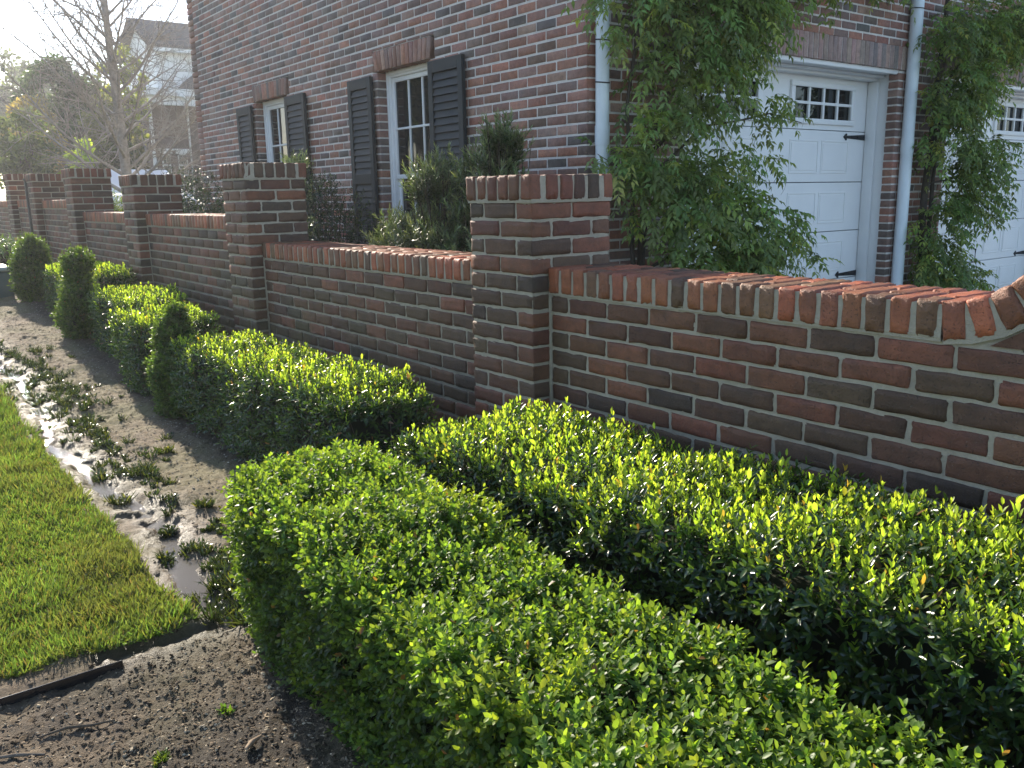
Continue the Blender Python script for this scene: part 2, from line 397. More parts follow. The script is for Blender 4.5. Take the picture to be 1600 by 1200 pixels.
def pier(Y0, ztop, zbase, fine, first_phase, label=None):
    """square pier, Y0 = near edge; ztop = top of the shaft under the cap"""
    p = MB(); c = MB()
    ins = .006
    m = MB()
    p.box((XP + ins, Y0 + ins, zbase), (PB - ins, Y0 + .4 - ins, ztop), mat=1)
    n = int(math.ceil((ztop - zbase) / CR))
    for i in range(n):
        z = ztop - (i + .5) * CR
        if (i + first_phase) % 2 == 0:
            # bricks lie along X at both ends, one along Y in the middle of the front and back
            for yy in (Y0 + .047, Y0 + .353):
                for xx in (XP + .0975, XP + .3025): brick(p, (xx, yy, z), (.0965, .0465, Bh), .0055, bcol(), fine)
            for xx in (XP + .047, XP + .353): brick(p, (xx, Y0 + .2, z), (.0465, .0965, Bh), .0055, bcol(), fine)
        else:
            for xx in (XP + .047, XP + .353):
                for yy in (Y0 + .0975, Y0 + .3025): brick(p, (xx, yy, z), (.0465, .0965, Bh), .0055, bcol(), fine)
            for yy in (Y0 + .047, Y0 + .353): brick(p, (XP + .2, yy, z), (.0965, .0465, Bh), .0055, bcol(), fine)
    # rowlock cap: six bricks a side, slightly proud
    o = .010; st = (.4 + 2 * o) / 6
    c.box((XP - o + .007, Y0 - o + .007, ztop + .002), (PB + o - .007, Y0 + .4 + o - .007, ztop + .092), mat=1)
    c.box((XP - .002, Y0 - .002, ztop - .004), (PB + .002, Y0 + .402, ztop + .004), mat=1)
    cw = np.array([2.2, 1.8, 1.6, 1, .9, .6, .8, .6, 1, .5]) / 11.0
    w = st / 2 - .0055
    for k in range(6):
        t = (k + .5) * st - o
        for far in (0, 1):
            d = .028 if k in (0, 5) else .05
            xx = (PB + o - d) if far else (XP - o + d)
            brick(c, (xx, Y0 + t, ztop + .052), (d - .0005, w, .0455), .007, bcol(PAL, cw), fine)
            if 0 < k < 5:
                yy = (Y0 + .4 + o - d) if far else (Y0 - o + d)
                brick(c, (XP + t, yy, ztop + .052), (w, d - .0005, .0455), .007, bcol(PAL, cw), fine)
    o1 = p.build('pier', [M_brick, M_mortar], gw)
    if label: o1['label'] = label
    c.build('pier_cap', [M_brick, M_mortar], o1)
    return o1

def panel(Ya, Yb, zcap, zbase, fine, phase, curve=False):
    """wall section between Ya < Yb; zcap = top of the coping; bricks counted from the pier at Yb"""
    p = MB(); c = MB()
    zt = zcap - .097
    x0, x1 = XW, XW + .272
    y0 = Ya - (.62 if curve else 0)
    p.box((x0 + .006, y0, zbase), (x1 - .006, Yb, zt), mat=1)
    c.box((x0 - .002, Ya, zt - .004), (x1 + .002, Yb, zt + .012), mat=1)
    c.box((x0 - .004, Ya, zt + .006), (x1 + .006, Yb, zcap - .009), mat=1)
    n = int(math.ceil((zt - zbase) / CR))
    for i in range(n):
        z = zt - .006 - (i + .5) * CR
        y = Yb - .012; ln = BW if (i + phase) % 2 == 0 else BL
        while y > y0 + .02:
            a = max(y - ln + .0116, y0)
            if y - a > .03:
                for xx in (x0 + .0465, x1 - .0465): brick(p, (xx, (a + y) / 2, z), (.0465, (y - a) / 2, Bh), .0055, bcol(), fine and xx < x0 + .1)
            y -= ln; ln = BL
    # mortar fillet in the corner against the far pier
    p.box((x0 - .003, Yb - .011, zbase), (x0 + .02, Yb + .002, zt), mat=1)
    y = Yb - .034
    while y > Ya + .02:
        coping_brick(c, y, zcap, 0, fine); y -= .0677
    if curve:
        # the coping sweeps up towards the next pier
        rr = .25; y += .0677 - .034; yc = y; ang = 0.0; P0 = np.array((y, zcap)); k = 0
        prof = [(y, zcap)]
        while ang < 1.02:
            da = .0677 / rr * .80; ang += da
            yy = yc - rr * math.sin(ang - da / 2); zz = zcap + rr * (1 - math.cos(ang - da / 2))
            coping_brick(c, yy, zz, -(ang - da / 2), fine)
            prof.append((yc - rr * math.sin(ang), zcap + rr * (1 - math.cos(ang))))
        d = np.array((-math.cos(ang), math.sin(ang))); q = np.array(prof[-1])
        for k in range(5):
            mid = q + d * .034; coping_brick(c, mid[0], mid[1], -ang, fine); q = q + d * .0677
            prof.append(tuple(q))
        # mortar bed that follows the sweep, and the brickwork under it
        prof = np.array(prof); tn = nrm(np.gradient(prof, axis=0)); nn = np.stack([tn[:, 1], -tn[:, 0]], 1); nn = nn * np.sign(nn[:, 1:2])
        top = prof - nn * .008; bot = prof - nn * .106; L = len(prof)
        for xa, xb in ((x0 - .003, x1 + .003),):
            V = []
            for xx in (xa, xb):
                V += [(xx, a, b) for a, b in top] + [(xx, a, b) for a, b in bot]
            Fc = []
            for k in range(L - 1):
                Fc += [(k, k + 1, L + k + 1, L + k), (2 * L + k, 3 * L + k, 3 * L + k + 1, 2 * L + k + 1), (k, 2 * L + k, 2 * L + k + 1, k + 1), (L + k, L + k + 1, 3 * L + k + 1, 3 * L + k)]
            c.add(V, Fc, mat=1, flat=True)
        for k in range(L - 1):
            for xx in (x0 + .0065, x1 - .0065): c.add([(xx, bot[k, 0], bot[k, 1] + .004), (xx, bot[k + 1, 0], bot[k + 1, 1] + .004), (xx, bot[k + 1, 0], zt - .03), (xx, bot[k, 0], zt - .03)], [(0, 1, 2, 3)], mat=1, flat=True)
        zi = zt - .006
        for i in range(8):
            z = zi + (i + .5) * CR
            lim = np.interp(z + .014, bot[:, 1], bot[:, 0])
            a = lim - .01; ln = BL * RS.uniform(.5, 1)
            zl, zh = z - .0285, z + .0285; yl = np.interp(zl + .012, bot[:, 1], bot[:, 0]); yr = np.interp(zh + .006, bot[:, 1], bot[:, 0]); cc = bcol()
            T3 = [(yl - .006, zl), (yr, zl), (yr, zh)]; V3 = [(xx, a_, b_) for xx in (x0 + .001, x0 + .09) for a_, b_ in T3]
            if yl - yr > .02: p.add(V3, [(0, 1, 2), (3, 5, 4)], cc, 0, True); p.add(V3, [(0, 3, 4, 1), (1, 4, 5, 2), (2, 5, 3, 0)], cc, 0, True); lim = min(lim, yr)
            p.box((x0 + .006, y0, zi + i * CR - .001), (x1 - .006, max(a, y0 + .05), zi + (i + 1) * CR), mat=1)
            while a > y0 + .03:
                b = max(a - ln + .0095, y0); brick(p, (x0 + .0465, (a + b) / 2, z), (.0465, (a - b) / 2, Bh), .0055, bcol(), fine); a -= ln; ln = BL
    o1 = p.build('wall_panel', [M_brick, M_mortar], gw)
    c.build('coping', [M_coping, M_mortar], o1)
    return o1

PIERS = [(2.523, -.024), (5.337, .1275), (7.893, .130), (10.300, .262), (12.571, .275), (14.45, .33)]
CAPS = [-.268, -.262, -.100, -.094, .040, .05]
ZB = [-1.30, -1.30, -1.15, -1.05, -.95, -.85, -.8]
for k, (y, z) in enumerate(PIERS):
    pier(y, z, ZB[k] - .05, k < 2, 0 if k != 1 else 1, None)
ends = [1.03] + [p[0] + .4 for p in PIERS]
for k in range(6):
    panel(ends[k], PIERS[k][0], CAPS[k], ZB[k] - .03, k < 2, 0, curve=(k == 0))
panel(ends[6], 19.0, .05, -.85, False, 0)
# pier out of frame that the swept coping runs up to
pier(.0, .14, -1.3, False, 0, None)
# dark post fixed beside the fifth pier, at the gap
g = MB(); g.rbox((2.005, 13.02, -.95), (2.085, 13.10, .30), .008); g.rbox((1.995, 13.01, .30), (2.095, 13.11, .325), .006)
g.tube([(2.045, 13.06, .325), (2.045, 13.06, .36)], [.03, .012], 8)
tag(g.build('gate_post', mat_plain('dark_post', (.055, .05, .045), .7, .3, .3, 20, .3)), 'dark slim post standing against the far end of the brick garden wall', 'post')

# ------------------------------------------------------------------ house
XH, YG = 3.85, 4.235
hb = obj_empty('brick_house', (7, 8, -1.2), 'two storey brick house with dark green shutters and white garage doors', 'house')
ZH0, ZH1 = -1.32, 4.6
def hcol(): return bcol(HPAL, HW)
def run(p, axis_, u0, u1, fixed, z0, z1, openings, corner, hi=None):
    """brick face along Y (axis_=1, facing -X at x=fixed) or along X (axis_=0, facing -Y at y=fixed)"""
    def put(s, t, za, zb):
        m = (s + t) / 2; h = (t - s) / 2; z = (za + zb) / 2; hz = (zb - za) / 2
        if axis_ == 1: brick(p, (fixed + .046, m, z), (.046, h, hz), .005, hcol(), False)
        else: brick(p, (m, fixed + .046, z), (h, .046, hz), .005, hcol(), False)
    n = int((z1 - z0) / CR)
    for i in range(n):
        za = z0 + i * CR + .0065; zb = za + .0547
        full = [o for o in openings if o[2] < za + .012 and o[3] > zb - .012]
        part = [o for o in openings if o not in full and o[2] < zb and o[3] > za]
        ivs = [(u0 + corner[i % 2], u1)]
        for a, b, _, _ in full + part:
            ivs = [q for s, t in ivs for q in (((s, t),) if t <= a or s >= b else (((s, a),) if s < a else ()) + (((b, t),) if t > b else ()))]
        todo = [(s, t, za, zb) for s, t in ivs]
        for a, b, c, d in part:
            if any(f[0] < b - .01 and f[1] > a + .01 for f in full): continue
            if d < zb - .012: todo.append((a, b, d + .008, zb))
            elif c > za + .012: todo.append((a, b, za, c - .004))
        for s, t, ka, kb in todo:
            u = s; first = (BL if (i % 2) else BW) if s > u0 + .3 else BL
            while u < t - .012:
                e = u + first - .0095
                if t - e < .045: e = t
                put(u, e, ka, kb); u = e + .0095; first = BL
def slab(p, axis_, u0, u1, fixed, z0, z1, openings, depth=.1, ins=.0034):
    openings = [(a - .008, b + .008, c - .006, d + .006) for a, b, c, d in openings]
    us = sorted(set([u0, u1] + [v for o in openings for v in o[:2]])); zs = sorted(set([z0, z1] + [v for o in openings for v in o[2:]]))
    us = [u for u in us if u0 <= u <= u1]; zs = [z for z in zs if z0 <= z <= z1]
    for a, b in zip(us[:-1], us[1:]):
        for c, d in zip(zs[:-1], zs[1:]):
            if any(o[0] <= a + 1e-6 and o[1] >= b - 1e-6 and o[2] <= c + 1e-6 and o[3] >= d - 1e-6 for o in openings): continue
            # keep mortar slightly inside the opening edges so that reveals show brick ends
            if axis_ == 1: p.box((fixed + ins, a, c), (fixed + depth, b, d), mat=1)
            else: p.box((a, fixed + ins, c), (b, fixed + depth, d), mat=1)
WOPEN = [(6.06, 6.90, -.70, 1.052), (8.82, 9.66, -.70, 1.055)]
WLINT = [(5.99, 6.97, 1.052, 1.215), (8.75, 9.73, 1.055, 1.218)]
GOPEN = [(4.72, 7.49, -1.3, 1.0), (8.40, 11.17, -1.3, 1.0), ]
GLINT = [(4.55, 7.66, 1.0, 1.19), (8.23, 11.34, 1.0, 1.19)]
p = MB(); slab(p, 1, YG + .01, 11.46, XH, ZH0, ZH1, WOPEN + WLINT, .09); run(p, 1, YG, 11.46, XH, ZH0, ZH1, WOPEN + WLINT, (BL, BW))
n = int((ZH1 - ZH0) / CR)
for i in range(n):      # corner bricks, alternately stretcher and header
    z = ZH0 + (i + .5) * CR; a = (.046, .097) if i % 2 == 0 else (.097, .046)
    brick(p, (XH + a[0], YG + a[1], z), (a[0], a[1], .0285), .005, hcol(), False)
    a = (.046, .097) if i % 2 == 0 else (.097, .046)
    brick(p, (XH + a[0], 11.46 + .1 + .0, z), (a[0], .1, .0285), .005, hcol(), False)
p.build('side_wall', [M_hbrick, M_hmortar], hb)
p = MB(); slab(p, 0, XH + .02, 13.2, YG, ZH0, ZH1, GOPEN + GLINT, .09); run(p, 0, XH, 13.2, YG, ZH0, ZH1, GOPEN + GLINT, (BW, BL))
p.build('garage_wall', [M_hbrick, M_hmortar], hb)
p = MB(); p.box((XH + .17, 11.40, ZH0), (13.2, 11.56, ZH1), (.5, .5, .5), 1); p.box((13.04, YG + .17, ZH0), (13.2, 11.40, ZH1), mat=1); p.build('back_wall', [M_hbrick, M_hmortar], hb)
# interior darkness: an inner lining so that windows look into a dark room
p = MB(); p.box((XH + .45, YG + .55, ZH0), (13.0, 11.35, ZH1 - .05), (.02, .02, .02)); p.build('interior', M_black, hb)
# roof
p = MB(); ov = .45; x0, x1, y0, y1 = XH - ov, 13.2 + ov, YG - ov, 11.56 + ov; zr = ZH1; ry = (y0 + y1) / 2; zt = zr + (ry - y0) * .72
V = [(x0, y0, zr), (x1, y0, zr), (x1, y1, zr), (x0, y1, zr), (x0 + 4, ry, zt), (x1 - 4, ry, zt)]
p.add(V, [(0, 1, 5, 4), (2, 3, 4, 5)]); p.add(V, [(1, 2, 5), (3, 0, 4)]); p.build('roof', M_roof, hb, smooth=False)
p = MB(); p.box((x0 - .02, y0 - .02, zr - .22), (x1 + .02, y1 + .02, zr - .01)); p.build('eaves', M_white, hb, smooth=False)

def lintel(parent, axis_, u0, u1, z0, z1, fixed, flare, proud=.012):
    p = MB()
    if axis_ == 1: p.box((fixed - proud + .006, u0 + .02, z0 + .003), (fixed + .1, u1 - .02, z1 - .003), mat=1)
    else: p.box((u0 + .02, fixed - proud + .006, z0 + .003), (u1 - .02, fixed + .1, z1 - .003), mat=1)
    n = int(round((u1 - u0) / .0655)); w = (u1 - u0) / n; um = (u0 + u1) / 2
    pal = HPAL * 1.12 if axis_ == 1 else HPAL * .55 + np.array((.20, .165, .145))
    for k in range(n):
        u = u0 + (k + .5) * w; a = flare * (u - um) / ((u1 - u0) / 2)
        c = bcol(pal, HW)
        z = (z0 + z1) / 2; h = (z1 - z0) / 2
        if axis_ == 1:
            rot = [[1, 0, 0], [0, math.cos(a), math.sin(a)], [0, -math.sin(a), math.cos(a)]]
            brick(p, (fixed - proud + .046, u, z), (.046, w / 2 - .004, h), .005, c, False, rot)
        else:
            rot = [[math.cos(a), 0, math.sin(a)], [0, 1, 0], [-math.sin(a), 0, math.cos(a)]]
            brick(p, (u, fixed - proud + .046, z), (w / 2 - .004, .046, h), .005, c, False, rot)
    p.build('lintel', [M_hbrick, M_hmortar], parent)
for a in WLINT: lintel(hb, 1, a[0] + .03, a[1] - .03, a[2], a[3], XH, .22)
for a in GLINT: lintel(hb, 0, a[0] + .02, a[1] - .02, a[2], a[3], YG, 0)

def window(y0, y1, z0, z1):
    p = MB(); x = XH + .095
    fr = .052
    # outer frame
    for lo, hi in (((x, y0, z0), (x + .07, y0 + fr, z1)), ((x, y1 - fr, z0), (x + .07, y1, z1)), ((x, y0 + fr, z1 - fr), (x + .07, y1 - fr, z1)), ((x - .03, y0 + fr - .02, z0 - .03), (x + .07, y1 - fr + .02, z0 + .03))): p.rbox(lo, hi, .005)
    for lo, hi in (((x - .012, y0, z0), (x, y0 + .03, z1)), ((x - .012, y1 - .03, z0), (x, y1, z1)), ((x - .012, y0 + .03, z1 - .03), (x, y1 - .03, z1))): p.rbox(lo, hi, .003)
    zm = (z0 + z1) / 2 + .0
    ya, yb = y0 + fr, y1 - fr
    o = p.build('window', M_white, hb)
    for (za, zb, xo) in ((zm - .02, z1 - fr, .018), (z0 + .03, zm + .02, .042)):
        s = MB(); xs = x + xo; st = .038
        for lo, hi in (((xs, ya, za), (xs + .028, ya + st, zb)), ((xs, yb - st, za), (xs + .028, yb, zb)), ((xs, ya + st, za), (xs + .028, yb - st, za + st)), ((xs, ya + st, zb - st), (xs + .028, yb - st, zb))): s.rbox(lo, hi, .003)
        for k in (1, 2):
            yy = ya + st + (yb - ya - 2 * st) * k / 3; s.rbox((xs + .002, yy - .009, za + st), (xs + .024, yy + .009, zb - st), .003)
        zz = (za + zb) / 2; s.rbox((xs + .003, ya + st, zz - .009), (xs + .023, yb - st, zz + .009), .003)
        s.build('sash', M_white, o)
        g = MB(); xg = xs + .015; g.add([(xg, ya + .01, za + .01), (xg, yb - .01, za + .01), (xg, yb - .01, zb - .01), (xg, ya + .01, zb - .01)], [(0, 1, 2, 3)]); g.build('pane', M_glass, o)
for a in WOPEN: window(*a)
def shutter(y0, y1, z0, z1, zr):
    p = MB(); xa, xb = XH - .052, XH - .018; st = .062
    for lo, hi in (((xa, y0, z0), (xb, y0 + st, z1)), ((xa, y1 - st, z0), (xb, y1, z1)), ((xa, y0 + st, z1 - .09), (xb, y1 - st, z1)), ((xa, y0 + st, z0), (xb, y1 - st, z0 + .11)), ((xa, y0 + st, zr - .05), (xb, y1 - st, zr + .04))): p.rbox(lo, hi, .004)
    for a, b in ((z0 + .11, zr - .05), (zr + .04, z1 - .09)):
        n = int((b - a) / .052); d = (b - a) / n
        for k in range(n):
            z = a + (k + .5) * d; t = .30; rot = [[math.cos(t), 0, math.sin(t)], [0, 1, 0], [-math.sin(t), 0, math.cos(t)]]
            q = MB(); q.box((XH - .035 - .005, y0 + st - .005, z - .033), (XH - .035 + .005, y1 - st + .005, z + .033)); pv = np.array((XH - .035, 0, z)); p.add((q.V[0] - pv) @ np.array(rot).T + pv, q.F[0][0], flat=True)
    for zz in (z0 + .2, z1 - .2): p.box((XH - .02, y0 + .05, zz - .02), (XH + .004, y0 + .09, zz + .02))
    # hold-back catch
    p.build('shutter', M_shutter, hb, smooth=False)
for w0, w1 in ((6.06, 6.90), (8.82, 9.66)):
    shutter(w0 - .515, w0 - .045, -.70, 1.02, .17); shutter(w1 + .045, w1 + .47, -.70, 1.02, .17)

def garage_door(xc, n_sections=5):
    y = YG + .30; hw = 1.372; zt = .972; zb = -1.19
    sec = [(.50, zt), (.062, .50), (-.368, .062), (-.80, -.368), (zb, -.80)]
    p = MB()
    wins = [(xc - .19 - .94, xc - .19), (xc + .19, xc + .19 + .94)]
    for k, (a, b) in enumerate(sec):
        if k == 0:      # top section with openings for the glazing
            xs = [xc - hw, wins[0][0] + .05, wins[0][1] - .05, wins[1][0] + .05, wins[1][1] - .05, xc + hw]
            for q in (0, 2, 4): p.box((xs[q], y, a + .003), (xs[q + 1], y + .045, b))
            for q in (1, 3): p.box((xs[q], y, a + .003), (xs[q + 1], y + .045, .585)); p.box((xs[q], y, .848), (xs[q + 1], y + .045, b))
        else:
            p.rbox((xc - hw, y, a + .003), (xc + hw, y + .045, b - .003), .004)
            # short raised panels, two under each window
            for w0, w1 in wins:
                for j in (0, 1):
                    xa = w0 + .03 + j * .455; xb = xa + .41
                    za, zc = a + .075, b - .085
                    for lo, hi in (((xa, y - .006, za), (xb, y + .002, za + .012)), ((xa, y - .006, zc - .012), (xb, y + .002, zc)), ((xa, y - .006, za + .012), (xa + .012, y + .002, zc - .012)), ((xb - .012, y - .006, za + .012), (xb, y + .002, zc - .012))): p.rbox(lo, hi, .003)
                    p.rbox((xa + .024, y - .005, za + .024), (xb - .024, y + .002, zc - .024), .004)
    d = p.build('garage_door', M_white, hb, smooth=False)
    for w0, w1 in wins:
        f = MB(); za, zb_ = .545, .885
        for lo, hi in (((w0, y - .022, za), (w1, y + .005, za + .045)), ((w0, y - .022, zb_ - .045), (w1, y + .005, zb_)), ((w0, y - .022, za + .045), (w0 + .055, y + .005, zb_ - .045)), ((w1 - .055, y - .022, za + .045), (w1, y + .005, zb_ - .045))): f.rbox(lo, hi, .006)
        gx0, gx1, gz0, gz1 = w0 + .055, w1 - .055, za + .045, zb_ - .045
        for q in (1, 2, 3):
            xx = gx0 + (gx1 - gx0) * q / 4; f.rbox((xx - .013, y - .016, gz0), (xx + .013, y + .006, gz1), .004)
        zz = (gz0 + gz1) / 2; f.rbox((gx0, y - .0155, zz - .012), (gx1, y + .0055, zz + .012), .004)
        f.build('window_frame', M_white, d)
        g = MB(); g.add([(gx0 - .01, y + .012, gz0 - .01), (gx1 + .01, y + .012, gz0 - .01), (gx1 + .01, y + .012, gz1 + .01), (gx0 - .01, y + .012, gz1 + .01)], [(0, 1, 2, 3)]); g.build('window_pane', M_glass, d)
    for s in (-1, 1):
        for z in (.452, -.765):
            h = MB(); xe = xc + s * hw * .997; L = .37
            prof = [(0, -.026), (0, .026), (-L + .05, .011), (-L + .055, .026), (-L + .04, .030), (-L, 0), (-L + .04, -.030), (-L + .055, -.026), (-L + .05, -.011)]
            V = [(xe + s * a, yy, z + b) for yy in (y - .007, y - .001) for a, b in prof]; m = len(prof)
            h.add(V, [(q, (q + 1) % m, m + (q + 1) % m, m + q) for q in range(m)])
            for base in (0, m):
                h.add([V[base + q] for q in (0, 1, 2, 8)], [(0, 1, 2, 3)]); h.add([V[base + q] for q in (2, 3, 4, 5, 6, 7, 8)], [(0, 1, 2), (0, 2, 3), (0, 3, 6), (6, 3, 4), (6, 4, 5)])
            for bx in (.05, .15, .24): h.tube([(xe - s * bx, y - .012, z), (xe - s * bx, y - .006, z)], .006, 6)
            h.build('hinge', M_black, d, smooth=False)
    # handle
    h = MB(); h.tube([(xc, y, -.80), (xc, y - .03, -.80), (xc, y - .03, -.66), (xc, y, -.66)], .008, 6); h.build('handle', M_black, d)
    c = MB(); x0, x1 = xc - hw - .012, xc + hw + .012; zh = .975
    yo = YG + .045
    for lo, hi in (((x0 - .06, yo, -1.2), (x0 + .03, y + .02, zh)), ((x1 - .03, yo, -1.2), (x1 + .06, y + .02, zh)), ((x0 - .06, yo, zh), (x1 + .06, y + .02, zh + .035)),
                   ((x0 - .055, yo - .025, -1.2), (x0 + .012, yo, zh - .01)), ((x1 - .012, yo - .025, -1.2), (x1 + .055, yo, zh - .01)),
                   ((x0 - .055, yo - .03, zh - .01), (x1 + .055, yo, zh + .03)), ((x0 + .03, yo + .10, zh - .022), (x1 - .03, y - .01, zh - .001)), ((x0 + .03, yo + .16, zh - .045), (x1 - .03, y - .012, zh - .021)),
                   ((x1 - .052, yo + .15, -1.2), (x1 - .029, y - .005, zh - .046)), ((x0 + .029, yo + .15, -1.2), (x0 + .052, y - .005, zh - .046))): c.rbox(lo, hi, .006)
    c.build('door_casing', M_white, hb)
garage_door(6.172); garage_door(9.785)
for (x, y, r, lab) in ((3.925, YG - .058, .043, 'white downspout at the corner of the house'), (7.60, YG - .062, .052, 'white downspout between the garage doors')):
    p = MB(); p.tube([(x, y, -1.15), (x, y, .35), (x, y, .352), (x, y, ZH1 - .15)], r, 14); p.tube([(x, y, .30), (x, y, .42)], r + .004, 14); p.tube([(x, y, -1.0), (x, y, -.95)], r + .004, 14)
    o = p.build('downspout', M_pipe, hb); o['label'] = lab
    for z in (.93, .68) if r < .05 else (1.5,):
        q = MB(); q.tube([(x + r * 1.05 * math.cos(t), y + r * 1.05 * math.sin(t), z + .006 * math.sin(t)) for t in np.linspace(0, 6.283, 15)], .004, 5); q.build('strap', M_black, o)

# ------------------------------------------------------------------ foliage tools
T_OVATE = (np.array([(0, 0, 0), (.28, -.40, .06), (.30, 0, 0), (.28, .40, .06), (.68, -.40, .05), (.68, 0, -.01), (.68, .40, .05), (1, 0, -.06)]),
           np.array([(0, 1, 2), (0, 2, 3), (1, 4, 5), (1, 5, 2), (2, 5, 6), (2, 6, 3), (4, 7, 5), (5, 7, 6)]))
T_LANCE = (np.array([(0, 0, 0), (.42, -.5, .08), (.46, 0, .0), (.42, .5, .08), (1, 0, -.16)]), np.array([(0, 1, 2), (0, 2, 3), (1, 4, 2), (2, 4, 3)]))
T_NEEDLE = (np.array([(0, -.3, 0), (0, .3, 0), (.55, -.5, .04), (.55, .5, .04), (1, 0, -.03)]), np.array([(0, 2, 3), (0, 3, 1), (2, 4, 3)]))
T_BLADE = (np.array([(0, -.5, 0), (0, .5, 0), (.45, -.42, .04), (.45, .42, .04), (.8, -.28, -.03), (.8, .28, -.03), (1, 0, -.14)]),
           np.array([(0, 2, 3), (0, 3, 1), (2, 4, 5), (2, 5, 3), (4, 6, 5)]))
T_CLUMP = (np.array([(0, -.5, 0), (0, .5, .1), (.6, -.6, .15), (.5, .5, -.1), (1, .1, 0)]), np.array([(0, 2, 3), (0, 3, 1), (2, 4, 3)]))

def add_leaves(mb, T, base, d, nh, L, Wd, col, mat=0):
    base = np.asarray(base); n = len(base)
    d = nrm(d); side = nrm(np.cross(d, nh)); N = np.cross(side, d)
    L = np.broadcast_to(L, (n,)); Wd = np.broadcast_to(Wd, (n,))
    t, F = T; k = len(t)
    V = base[:, None] + d[:, None] * (t[None, :, :1] * L[:, None, None]) + side[:, None] * (t[None, :, 1:2] * Wd[:, None, None]) + N[:, None] * (t[None, :, 2:3] * L[:, None, None])
    FF = (F[None] + (np.arange(n) * k)[:, None, None]).reshape(-1, 3)
    c = np.repeat(np.clip(col, 0, 1), k, axis=0)
    mb.add(V.reshape(-1, 3), FF, c, mat)

def rnd_dir(n):
    return nrm(RS.randn(n, 3))
def vary(col, n, amt=.2, hue=.08):
    return np.array(col)[None] * (1 + RS.uniform(-amt, amt, (n, 1))) * (1 + RS.uniform(-hue, hue, (n, 3)))
def perp(d):
    a = nrm(np.cross(d, rnd_dir(len(d)))); return a

def sprigs(mb, P, S, nodes, spacing, L, Wd, col, ang=(65, 25), T=T_OVATE, mat=0, tipcol=None, stem=None):
    """opposite leaf pairs along short stems S from P"""
    n = len(P); A = perp(S); B = np.cross(S, A)
    for k in range(nodes):
        f = k / max(nodes - 1, 1); a = R(ang[0] + (ang[1] - ang[0]) * f)
        x, y = (A, B) if k % 2 == 0 else (B, -A)
        c0 = col if tipcol is None else col * (1 - f ** 1.5) + tipcol * f ** 1.5
        for s in (1, -1):
            tw = RS.uniform(-.5, .5, (n, 1)); rad = nrm(x * s + y * tw)
            d = S * math.cos(a) + rad * math.sin(a) + RS.randn(n, 3) * .12
            keep = RS.rand(n) > .07
            sz = RS.uniform(.6, 1.25, n) * (1 - .25 * f)
            b = P + S * (k * spacing)[:, None] if np.ndim(spacing) else P + S * k * spacing
            cc = c0 * (1 + RS.uniform(-.15, .15, (n, 1))); br = RS.rand(n) < .006; cc = np.where(br[:, None], np.array((.20, .12, .05)), cc)
            add_leaves(mb, T, b[keep], d[keep], (S + rad * .2)[keep], (L * sz)[keep], (Wd * sz)[keep], cc[keep], mat)

def box_surface(n, lo, hi, r, wts=(1, 1, 1, 1, 1)):
    """points and outward normals on a rounded box: top, -x, +x, -y, +y"""
    lo = np.array(lo); hi = np.array(hi); sx, sy, sz = hi - lo
    A = np.array([sx * sy, sy * sz, sy * sz, sx * sz, sx * sz]) * np.array(wts); k = RS.choice(5, n, p=A / A.sum())
    U = RS.rand(n, 3); P = lo + U * (hi - lo)
    P[k == 0, 2] = hi[2]; P[k == 1, 0] = lo[0]; P[k == 2, 0] = hi[0]; P[k == 3, 1] = lo[1]; P[k == 4, 1] = hi[1]
    l2 = lo + r; l2[2] = lo[2]; I = np.clip(P, l2, hi - r); D = nrm(P - I + 1e-7)
    return I + D * r, D, k

